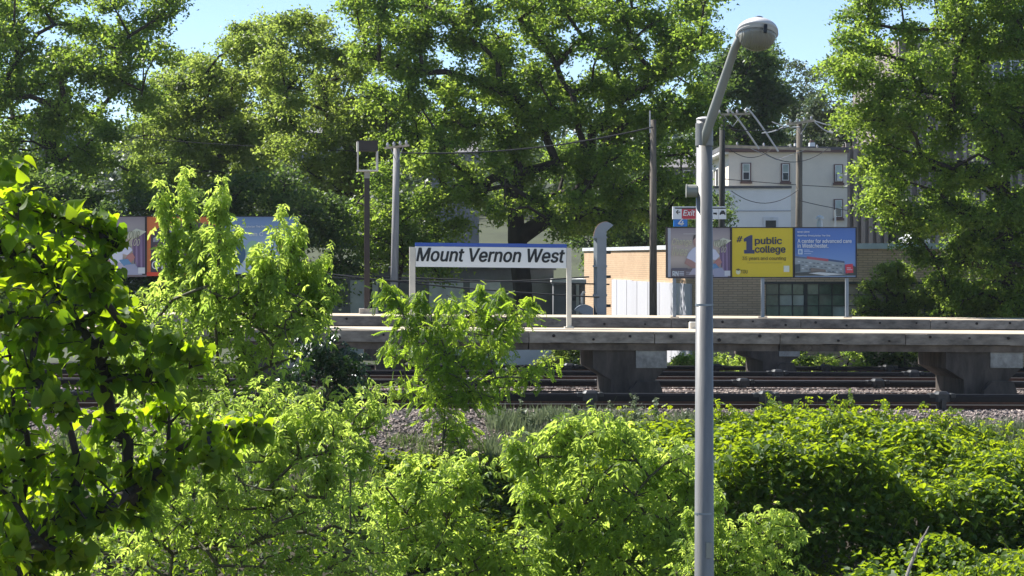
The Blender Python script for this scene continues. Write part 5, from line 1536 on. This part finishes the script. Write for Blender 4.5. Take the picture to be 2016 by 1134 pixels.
def shrub(name, label, cat, base, blobs, axes, lm, bark, seed, T, size, whorls=26, per=5, group=None, young=0.0, tipr=0.006, rt=0.05, stems=None, droop=(0.5, 0.35), spread=0.10, crown='crown', npm=20, grow_every=2, sdroop=0.75, shell=(0.55, 1.0)):
    rng = np.random.default_rng(seed)
    t = thing(name, label, cat, tuple(base), group)
    parts = []; sk = Skel(stems or [base, tuple(np.array(base) + np.array([0, 0, 0.5]))], rng)
    Cs = []
    if blobs:
        for c, rx, rz in sorted(blobs, key=lambda b: b[0][2]): sk.grow(c, 0.25, tipr * 2)
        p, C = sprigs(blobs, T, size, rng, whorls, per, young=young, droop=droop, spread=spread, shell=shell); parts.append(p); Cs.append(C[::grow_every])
    more = []
    for p0, p1, r in axes:
        p0 = np.array(p0); p1 = np.array(p1); L_ = np.linalg.norm(p1 - p0)
        for k in range(max(2, int(L_ / 0.22))):
            tt = rng.uniform(0.15, 0.8); a_ = rng.uniform(0, 6.28); q0 = p0 + (p1 - p0) * tt
            ln = r * rng.uniform(0.6, 1.25) * (1.1 - 0.6 * tt)
            more.append((tuple(q0), tuple(q0 + np.array([math.cos(a_) * ln, math.sin(a_) * ln, ln * rng.uniform(0.5, 1.3)])), r * 0.42))
    axes = [(a_[0], a_[1], a_[2] * 0.8) for a_ in axes] + more
    for p0, p1, r in axes:
        i = sk.grow(p0, 0.25, tipr * 2)
        prev = i
        for k in range(1, 7):
            q = np.array(p0) + (np.array(p1) - np.array(p0)) * k / 6
            sk.p.append(q); sk.par.append(prev); prev = len(sk.p) - 1
        sk.tip[prev] = tipr * 0.6
    if axes:
        p, C = plumes(axes, T, size, rng, npm, 5, droop=sdroop); parts.append(p)
    for C in Cs:
        for q in C: sk.grow(q, 0.22, tipr)
    V, Fc, A = merge(parts)
    npmesh(crown, lm, V, Fc, parent=t, attr=A, kind='stuff')
    tv, tf = sk.tubes(tipr * 0.45, rt * 0.3)
    npmesh('trunk', bark, tv, tf, parent=t, smooth=True)
    return t
def BL(lst, d, jitter, seed, zs=1.0):
    r = random.Random(seed); out = []
    for (x, y, rad) in lst:
        dd = d + r.uniform(-jitter, jitter); k = dd / FPX
        out.append((P(x, y, dd), rad * k, rad * k * zs))
    return out
def AX(lst, d, jitter, seed):
    r = random.Random(seed); out = []
    for (x0, y0, x1, y1, rad) in lst:
        dd = d + r.uniform(-jitter, jitter)
        out.append((P(x0, y0, dd), P(x1, y1, dd), rad * dd / FPX))
    return out
ds = 24.0
shrub('box_elder', 'young box elder with upright lime green shoots left of the lantern post', 'tree', P(470, 1400, ds),
      BL([(300, 640, 70), (390, 610, 75), (480, 620, 70), (580, 610, 52), (300, 740, 70), (430, 720, 85), (530, 720, 60), (250, 600, 45), (340, 590, 42), (450, 590, 42), (600, 605, 40), (300, 690, 60), (380, 760, 60), (560, 650, 40)], ds, 0.6, 1),
      AX([(395, 640, 362, 325, 42), (345, 560, 318, 356, 26), (425, 640, 437, 350, 42), (495, 640, 560, 402, 40), (540, 640, 572, 470, 34), (570, 650, 648, 488, 38), (600, 620, 668, 560, 30), (480, 600, 520, 480, 30), (420, 560, 470, 440, 30), (380, 600, 405, 440, 30), (560, 560, 590, 430, 22)], ds, 0.5, 2),
      M['leaf_elder'], M['twig'], 41, T_elder, 0.155, whorls=120, per=4, young=0.1, rt=0.06, npm=24, stems=[P(470, 1400, ds), P(465, 1100, ds), P(450, 900, ds)])
shrub('box_elder', 'box elder clump below the poster row, its lower half in shade', 'tree', P(400, 1500, 22.5),
      BL([(330, 830, 70), (440, 850, 85), (560, 830, 70), (640, 790, 50), (400, 960, 100), (540, 950, 95), (650, 890, 60), (300, 760, 60), (480, 780, 60), (240, 880, 60), (300, 960, 80), (480, 1080, 115), (620, 1050, 95), (340, 1090, 100), (200, 1090, 95), (700, 1090, 70)], 22.5, 0.8, 3),
      AX([(620, 860, 600, 770, 30), (560, 880, 570, 800, 30), (530, 1000, 545, 880, 32), (640, 980, 655, 860, 36), (430, 1000, 420, 900, 32), (300, 1060, 290, 940, 32)], 22.0, 0.4, 4),
      M['leaf_elder'], M['twig'], 42, T_elder, 0.15, whorls=105, per=4, young=0.08, rt=0.06, stems=[P(400, 1500, 22.5), P(420, 1250, 22.5), P(430, 1000, 22.5)])
shrub('box_elder', 'box elder shoot column left of the dark gap near the gravel', 'tree', P(700, 1400, 27),
      BL([(720, 800, 45), (690, 870, 45), (640, 960, 50), (690, 1000, 50), (720, 1080, 50)], 27, 0.5, 5),
      AX([(700, 860, 745, 760, 32), (660, 860, 690, 780, 30), (690, 940, 715, 870, 30)], 27, 0.4, 6),
      M['leaf_elder'], M['twig'], 43, T_elder, 0.155, whorls=95, per=4, young=0.12, rt=0.05, stems=[P(700, 1400, 27), P(690, 1150, 27), P(690, 950, 27)])
shrub('box_elder', 'bright drooping box elder left of the dark hollow', 'tree', P(850, 1400, 29),
      BL([(850, 950, 65), (800, 1010, 55), (880, 1020, 55), (830, 1090, 75), (910, 1110, 60), (905, 950, 35), (945, 920, 36), (960, 1070, 45), (760, 960, 40)], 29, 0.5, 7),
      AX([(820, 980, 800, 900, 34), (860, 980, 880, 905, 34), (910, 980, 925, 925, 30), (780, 1040, 775, 950, 30)], 29, 0.4, 8),
      M['leaf_elder'], M['twig'], 44, T_elder, 0.19, whorls=100, per=4, young=0.18, rt=0.05)
shrub('box_elder', 'large bright box elder below the centre of the near platform', 'tree', P(1150, 1400, 29.5),
      BL([(1060, 900, 52), (1120, 870, 52), (1170, 850, 45), (1060, 960, 42), (1190, 930, 75), (1240, 880, 45), (1300, 960, 70), (1270, 1010, 70), (1180, 1020, 75), (1090, 1040, 60), (1010, 1080, 60), (1340, 1040, 55), (1120, 1110, 75), (1240, 1110, 80), (1340, 1110, 55), (1345, 900, 40)], 29.5, 0.6, 9),
      AX([(1030, 930, 1015, 865, 34), (1110, 880, 1120, 825, 34), (1165, 870, 1170, 808, 34), (1230, 880, 1235, 830, 34), (1270, 960, 1285, 890, 32), (1330, 940, 1345, 870, 30), (1050, 1020, 1030, 960, 30), (1350, 1000, 1356, 940, 26)], 29.5, 0.5, 10),
      M['leaf_elder'], M['twig'], 45, T_elder, 0.215, whorls=100, per=4, young=0.18, rt=0.06)
shrub('box_elder', 'small box elder at the bottom edge just right of the lamp post', 'tree', P(1470, 1400, 26.2),
      BL([(1540, 1045, 42), (1505, 1035, 38), (1450, 1060, 40), (1430, 1100, 45), (1500, 1120, 45), (1400, 1090, 40), (1360, 1120, 35), (1570, 1130, 25)], 26.2, 0.25, 11),
      AX([(1530, 1050, 1545, 1005, 26), (1420, 1100, 1408, 960, 18), (1360, 1060, 1352, 1000, 16)], 26.2, 0.2, 12),
      M['leaf_elder'], M['twig'], 46, T_elder, 0.14, whorls=200, per=4, young=0.2, rt=0.03)
shrub('black_locust', 'feathery young black locust standing on the gravel bank in front of the station sign', 'tree', P(871, 922, 38.2),
      BL([(850, 640, 62), (920, 625, 55), (990, 640, 50), (800, 690, 45), (880, 700, 66), (960, 690, 55), (860, 770, 60), (930, 770, 52), (880, 830, 48), (800, 640, 36), (790, 600, 34), (1030, 610, 30), (760, 585, 24), (905, 870, 34), (1000, 740, 40), (1070, 725, 26), (1040, 745, 30), (980, 590, 26), (880, 600, 30), (800, 760, 34)], 38.2, 0.6, 13, zs=0.8),
      AX([(780, 600, 752, 556, 18), (950, 600, 945, 560, 16), (990, 610, 985, 568, 16), (1040, 610, 1052, 594, 14), (830, 620, 820, 575, 16)], 38.2, 0.3, 14),
      M['leaf_locust'], M['bark_grey'], 47, T_locust, 0.20, whorls=105, per=4, young=0.12, rt=0.05, tipr=0.006, stems=[P(871, 922, 38.2), P(872, 870, 38.2), P(876, 800, 38.2), P(880, 730, 38.2)], shell=(0.15, 1.0))

# ivy mound
shrub('ivy_mound', 'dark glossy ivy mound beside the left end of the near platform', 'shrub', P(640, 850, 36.5),
      BL([(600, 690, 50), (650, 680, 50), (690, 715, 42), (600, 750, 55), (660, 750, 50), (700, 765, 34), (640, 720, 55), (640, 820, 60)], 36.5, 0.4, 15),
      [], M['leaf_ivy'], M['twig'], 48, T_sprig, 0.2, whorls=60, per=4, rt=0.04, shell=(0.3, 1.0))
# dark hollow filler: shaded undergrowth between the saplings
def undergrowth(name, label, cat, region, n, size, lm, seed, T=T_oval, zr=(0.0, 0.5), per=1, vb=0.3):
    """leaves over the bank between photo columns px and depths d"""
    rng = np.random.default_rng(seed)
    (px0, px1), (d0, d1) = region
    d = rng.uniform(d0, d1, n); px = rng.uniform(px0, px1, n)
    x = (px - 1008) * d / FPX; z = ground_z(x, d)
    h = rng.uniform(zr[0], zr[1], n) * (0.7 + 0.3 * np.sin(x * 2.3 + d))
    pos = np.stack([x, d, z + h], -1)
    B = frame_basis(rng.uniform(0, 6.28, n), rng.normal(0.3, 0.4, n), rng.normal(0, 0.5, n))
    V, Fc, A = place(T, pos, B, size * rng.uniform(0.6, 1.3, n), np.clip(rng.normal(vb, 0.15, n), 0, 1))
    return npmesh(name, lm, V, Fc, attr=A, loc=(float(x.mean()), float(d.mean()), float(z.min())), kind='stuff', label=label, cat=cat)
undergrowth('undergrowth', 'shaded leafy undergrowth covering the foot of the bank', 'undergrowth', ((-150, 1500), (24, 37.5)), 26000, 0.12, M['leaf_vine'], 61, zr=(0.0, 0.7))

undergrowth('low_plants', 'low bright weeds on the bank between the gravel and the saplings left of centre', 'weeds', ((740, 1040), (35.2, 38.3)), 9000, 0.085, M['leaf_vine'], 62, zr=(0.0, 0.28), vb=0.55)
# vine and knotweed mass on the right, built as a thick leafy skin over a lumpy hedge surface
def vine_mass():
    rng = np.random.default_rng(90)
    def top(px, t):
        """t 0 at the crest (by the ballast) to 1 at the front foot"""
        crest = np.interp(px, [980, 1080, 1200, 1350, 1450, 1600, 1750, 1850, 1950, 2016, 2150], [890, 865, 838, 826, 812, 800, 803, 822, 846, 866, 885])
        brow = np.interp(px, [980, 1200, 1450, 1600, 1750, 1850, 2016, 2150], [960, 945, 905, 905, 912, 925, 945, 955])
        t = np.asarray(t, float)
        d = np.interp(t, [0, 0.45, 0.72, 0.8, 1.0], [37.6, 33.0, 32.5, 29.5, 26.5])
        k = np.interp(t, [0, 0.45], [0, 1]) ** 0.8
        y = np.where(t < 0.45, crest + (brow - crest) * k, np.where(t < 0.72, brow + (1120 - brow) * np.clip((t - 0.45) / 0.27, 0, 1), np.interp(px, [1600, 1720, 2100], [1180, 1105, 1075]) + (t - 0.72) * 500))
        return d, y
    N = 70000
    px = rng.uniform(1010, 2130, N); t = rng.uniform(0, 1, N)
    d, y = top(px, t)
    d = d + rng.normal(0, 0.18, N) * (t > 0.4)
    x = (px - 1008) * d / FPX
    zs = CZ - (y - HY) * d / FPX
    lump = (0.15 + 0.85 * np.minimum(1, t * 3)) * (0.15 * np.sin(x * 1.9 + 1.3 * d) + 0.12 * np.sin(x * 3.7 - d * 2.1 + 1) + 0.25 * np.sin(d * 1.5 + x * 0.6 + 0.5))
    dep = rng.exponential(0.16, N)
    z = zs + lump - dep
    keep = z > ground_z(x, d) + 0.02
    # left boundary: gives way to the grass and saplings
    keep &= px > 1010 + 120 * t + 40 * np.sin(d * 3)
    x, d, z, dep, t_ = x[keep], d[keep], z[keep], dep[keep], t[keep]
    n = len(x)
    az = rng.uniform(0, 6.28, n)
    B = frame_basis(az, rng.normal(0.25, 0.3, n), rng.normal(0, 0.4, n))
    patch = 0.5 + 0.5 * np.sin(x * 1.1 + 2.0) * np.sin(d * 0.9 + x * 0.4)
    v = np.clip(0.25 + 0.30 * patch + 0.35 * np.exp(-dep / 0.08) * (1 - 0.5 * t_) + rng.normal(0, 0.12, n), 0, 1)  # deeper and lower front leaves darker: shade put into the tint
    m = 9000
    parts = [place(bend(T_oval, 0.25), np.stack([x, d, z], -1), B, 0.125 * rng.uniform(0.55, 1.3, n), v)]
    # arching leafy shoots that break the outline
    axes = []
    for k in range(300):
        p = rng.uniform(1060, 2060); tt = rng.uniform(0.0, 0.95) if k > 70 else 0.0
        dd, yy = top(np.array([p]), np.array([tt])); dd = float(dd[0]) + rng.uniform(-.3, .3); yy = float(yy[0])
        X = (p - 1008) * dd / FPX; Z = CZ - (yy - HY) * dd / FPX + (0.15 + 0.85 * min(1, tt * 3)) * (0.15 * math.sin(X * 1.9 + 1.3 * dd) + 0.12 * math.sin(X * 3.7 - dd * 2.1 + 1) + 0.25 * math.sin(dd * 1.5 + X * 0.6 + 0.5))
        L_ = rng.uniform(0.25, 0.6); a = rng.uniform(0, 6.28)
        axes.append(((X, dd, Z - 0.25), (X + math.cos(a) * L_ * 0.45, dd + math.sin(a) * L_ * 0.45, Z + L_ * rng.uniform(0.1, 0.55)), 0.12))
    p_, C = plumes(axes, T_sprig, 0.17, rng, 12, 2, droop=0.3)
    parts.append((p_[0], p_[1], np.clip(p_[2] + 0.1, 0, 1)))
    V, Fc, A = merge(parts)
    t = thing('vine_thicket', 'broad leafy bank of vines with lime green crest, right of the lamp post', 'thicket', P(1600, 1100, 32))
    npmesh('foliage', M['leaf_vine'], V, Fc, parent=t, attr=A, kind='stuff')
    sk = Skel([P(1600, 1300, 31), P(1600, 1200, 31)], rng)
    mb = MB()
    for (p0, p1, r) in axes: mb.tube([p0, tuple((np.array(p0) + np.array(p1)) / 2 + np.array([0, 0, 0.03])), p1], [0.009, 0.007, 0.004], 4)
    mb.build('stems', M['twig'], t, kind='stuff')
vine_mass()

# bare dead stick
t = thing('dead_branch', 'bare pale dead stem leaning out of the dark thicket at bottom right', 'branch', P(1770, 1180, 25.5))
mb = MB(); mb.tube([P(1768, 1190, 25.5), P(1790, 1120, 25.6), P(1806, 1080, 25.6), P(1819, 1056, 25.7), P(1829, 1036, 25.7)], [0.022, 0.02, 0.016, 0.012, 0.006], 7)
mb.build('stem', M['dead_wood'], t)
MB().tube([P(1806, 1080, 25.6), P(1812, 1062, 25.4), P(1824, 1048, 25.3)], [0.009, 0.007, 0.003], 5).build('twig', M['dead_wood'], t)
MB().tube([P(1797, 1102, 25.6), P(1800, 1078, 25.5)], [0.008, 0.003], 5).build('twig', M['dead_wood'], t)

# grass and tall seeding weeds at the edge of the ballast
def grass(label, px_rng, d_rng, n, h, seed, lm, z_extra=0.0, name='grass'):
    rng = np.random.default_rng(seed)
    d = rng.uniform(*d_rng, n); px = rng.uniform(*px_rng, n); x = (px - 1008) * d / FPX
    cl = np.sin(x * 5 + d * 3) + np.sin(x * 2.1 - d * 4) + rng.normal(0, 0.8, n); keep = cl > -0.2
    x, d = x[keep], d[keep]; n = len(x)
    pos = np.stack([x, d, ground_z(x, d)], -1)
    T = (np.array([(-0.02, 0, 0), (0.02, 0, 0), (0.012, 0.55, 0.03), (0.0, 1.0, 0.18)], float), np.array([(0, 1, 2), (0, 2, 3)]))
    B = frame_basis(rng.uniform(0, 6.28, n), -rng.normal(1.2, 0.25, n), rng.uniform(0, 6.28, n))
    V, Fc, A = place(T, pos, B, h * rng.uniform(0.5, 1.3, n), np.clip(rng.normal(0.5, 0.2, n), 0, 1))
    return npmesh(name, lm, V, Fc, attr=A, loc=(float(x.mean()), float(d.mean()), 0), kind='stuff', label=label, cat='grass')
grass('yellowish grass around the foot of the locust trunk', (760, 1010), (37.0, 39.3), 5000, 0.16, 71, M['grass'])
grass('grey green weeds between the ballast and the bright saplings', (960, 1420), (38.2, 41.2), 16000, 0.26, 72, M['weed'])
grass('grey green weeds on the ballast edge at far right', (1850, 2080), (37.5, 41.0), 9000, 0.3, 73, M['weed'])
grass('sparse weeds between the lamp post and the vine thicket crest', (1400, 1860), (38.3, 41.0), 8000, 0.22, 75, M['weed'])
grass('thin grass on the bank under the left saplings', (-100, 760), (36.0, 38.6), 9000, 0.3, 74, M['grass'])
def stalk_weed(px, d, h, seed, label):
    rng = np.random.default_rng(seed)
    x = (px - 1008) * d / FPX; z = float(ground_z(x, d))
    t = thing('seeding_weed', label, 'weed', (x, d, z), 'tall seeding weeds along the track')
    lean = rng.normal(0, 0.06, 2)
    path = [(x + lean[0] * h * s * s, d + lean[1] * h * s, z + h * s) for s in (0, .3, .6, .85, 1)]
    mb = MB(); mb.tube(path, [0.009, 0.009, 0.008, 0.006, 0.004], 4)
    for k in range(3):
        a = path[2 + k % 2]; mb.tube([a, (a[0] + rng.normal(0, 0.05), a[1], a[2] + rng.uniform(0.08, 0.2))], [0.004, 0.002], 4)
    mb.build('stalk', M['weed'], t)
    n = 60; s = rng.uniform(0.25, 1.0, n)
    pp = np.array([[np.interp(q, [0, .3, .6, .85, 1], [p[i] for p in path]) for i in range(3)] for q in s]) + rng.normal(0, 0.022, (n, 3))
    B = frame_basis(rng.uniform(0, 6.28, n), rng.normal(-0.4, 0.4, n), rng.normal(0, 0.5, n))
    V, Fc, A = place(T_quad, pp, B, np.where(s > 0.6, 0.05, 0.09) * rng.uniform(0.6, 1.3, n), np.clip(rng.normal(0.6, 0.15, n), 0, 1))
    npmesh('leaves', M['weed'], V, Fc, parent=t, attr=A, kind='stuff')
ws = [1028, 1048, 1082, 1133, 1160, 1183, 1205, 1228, 1247, 1251, 1262, 1289, 1290, 1310, 1325, 1350, 1428, 1725, 1742, 1755, 1888, 1892, 1903, 1928, 1983]
hs = [.62, .45, .6, .55, .5, .45, .6, .5, .95, .8, .6, .9, .7, .5, .45, .4, .35, .5, .45, .35, .75, .6, .55, .7, .45]
def ordinal(k): return ['first', 'second', 'third', 'fourth', 'fifth', 'sixth', 'seventh', 'eighth', 'ninth', 'tenth', 'eleventh', 'twelfth', 'thirteenth', 'fourteenth', 'fifteenth', 'sixteenth'][k]
nl = sum(1 for p in ws if p < 1386)
WL = [('%s grey green seeding weed leftwards from the lamp post' % ordinal(nl - 1 - i)) if i < nl else ('%s grey green seeding weed rightwards from the lamp post' % ordinal(i - nl)) for i in range(len(ws))]
for i, (p, h) in enumerate(zip(ws, hs)):
    stalk_weed(p, 40.3 - (i % 3) * 0.3, h * 0.85, 300 + i, WL[i])

# ------------------------------------------------------------------ big leaved catalpa at left, nearest the camera
def catalpa():
    rng = np.random.default_rng(123)
    D = 15.5
    t = thing('catalpa_tree', 'nearest tree, with very large heart shaped leaves, filling the left edge', 'tree', P(-150, 2000, D))
    stem = [P(-150, 2000, D), P(-60, 1500, D), P(20, 1180, D), P(60, 1080, D)]
    sk = Skel(stem, rng)
    bl = [(10, 330, 45), (30, 400, 60), (90, 420, 45), (150, 440, 50), (200, 440, 35), (20, 500, 80), (110, 520, 80), (190, 530, 60), (220, 590, 50), (100, 1060, 60), (0, 1110, 70), (200, 1010, 50), (60, 1120, 60), (150, 1100, 50), (260, 1000, 40), (300, 940, 45), (-20, 1040, 70), (60, 620, 90), (150, 640, 80), (250, 650, 55),
          (330, 680, 50), (380, 700, 40), (200, 720, 75), (290, 740, 60), (60, 740, 50), (120, 800, 60), (30, 820, 50), (220, 830, 60), (330, 800, 45), (410, 850, 45), (470, 850, 45), (500, 840, 35), (420, 900, 50), (330, 900, 55),
          (60, 910, 80), (160, 930, 80), (250, 940, 60), (40, 1010, 80), (130, 1010, 60), (20, 700, 60), (-40, 600, 80), (-40, 800, 90), (-40, 950, 90), (-40, 450, 80), (230, 480, 25), (180, 560, 50), (30, 1080, 40)]
    C = []
    for (x, y, r) in bl:
        dd = D + rng.uniform(-0.5, 0.6); c = np.array(P(x, y, dd)); C.append((c, r * dd / FPX, (x, y)))
    for c, r, _ in sorted(C, key=lambda q: np.linalg.norm(q[0] - np.array(stem[-1]))): sk.grow(c, 0.16, 0.008)
    pos, az, dr, rl, sz, vv = [], [], [], [], [], []
    for c, r, (x, y) in C:
        n = int(18 + 980 * r * r)
        for k in range(n):
            u = rng.normal(size=3); u /= np.linalg.norm(u)
            p = c + u * r * rng.uniform(0.3, 1.0) * np.array([1, 1.1, 0.85])
            pos.append(p); az.append(math.atan2(u[1], u[0]) + rng.normal(0, 0.7))
            dr.append(rng.normal(0.6, 0.45) - 0.5 * max(0, u[2])); rl.append(rng.normal(0, 0.5)); sz.append(rng.uniform(0.07, 0.145)); vv.append(np.clip(0.35 + 0.3 * u[2] + rng.normal(0, 0.18), 0, 1))  # upper leaves of each clump lighter: top light put into the tint
            if k % 4 == 0: sk.grow(p, 0.12, 0.0035, lift=0.02)
    pos = np.array(pos); az = np.array(az); dr = np.array(dr); rl = np.array(rl); sz = np.array(sz); vv = np.array(vv)
    B = frame_basis(az, dr, rl)
    # the 300 that show largest are parts of their own
    px = pos[:, 0] / pos[:, 1] * FPX + 1008; py = HY + (CZ - pos[:, 2]) / pos[:, 1] * FPX
    inv = (px > -20) & (px < 2016) & (py < 1134)
    sc0 = np.where(inv, sz / pos[:, 1] + 0.004 * (D - pos[:, 1]), -1)
    big = np.argsort(-sc0)[:300]; rest = np.setdiff1d(np.arange(len(pos)), big)
    V, Fc, A = place(T_heart, pos[rest], B[rest], sz[rest], vv[rest])
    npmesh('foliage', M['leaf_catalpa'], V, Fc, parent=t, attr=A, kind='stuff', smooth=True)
    o0 = Vector(t['_o'])
    meshes = []
    for k in range(5):
        hv = T_heart[0].copy(); hv[:, 2] -= (k - 2) * 0.09 * hv[:, 1] ** 2; hv[:, 0] *= 0.72 + 0.06 * k; hv[:, 2] += 0.05 * np.sin(hv[:, 0] * 5 + k) 
        me = bpy.data.meshes.new('leaf'); me.from_pydata([tuple(v) for v in hv], [], [tuple(int(i) for i in f) for f in T_heart[1]])
        a = me.attributes.new('v', 'FLOAT', 'POINT'); a.data.foreach_set('value', np.full(len(hv), 0.2 + 0.15 * k, dtype=np.float32))
        me.materials.append(M['leaf_catalpa']); me.polygons.foreach_set('use_smooth', [True] * len(me.polygons)); meshes.append(me)
    for i in big:
        o = bpy.data.objects.new('leaf', meshes[min(4, int(vv[i] * 5))]); link(o); o.parent = t
        b = B[i]
        mw = Matrix(((b[0][0], b[1][0], b[2][0]), (b[0][1], b[1][1], b[2][1]), (b[0][2], b[1][2], b[2][2])))
        o.location = Vector(pos[i]) - o0; o.rotation_mode = 'QUATERNION'; o.rotation_quaternion = mw.to_quaternion(); o.scale = (sz[i],) * 3
    tv, tf = sk.tubes(0.003, 0.045)
    npmesh('trunk', M['bark'], tv, tf, parent=t, smooth=True)
catalpa()
for o in bpy.data.objects:
    if '_o' in o: del o['_o']

# ------------------------------------------------------------------ light summer haze
hz = MB().box(-330, 330, -8, 420, -10, 45)
hm = bpy.data.materials.new('haze_air'); hm.use_nodes = True
for n_ in list(hm.node_tree.nodes):
    if n_.type == 'BSDF_PRINCIPLED': hm.node_tree.nodes.remove(n_)
pv = hm.node_tree.nodes.new('ShaderNodeVolumePrincipled'); pv.inputs['Density'].default_value = HAZE; pv.inputs['Color'].default_value = (0.86, 0.93, 1.0, 1); pv.inputs['Anisotropy'].default_value = 0.3
hm.node_tree.links.new(pv.outputs[0], hm.node_tree.nodes['Material Output'].inputs['Volume'])
hz.build('haze', hm, kind='stuff', label='faint bluish summer haze over the whole scene', cat='haze')
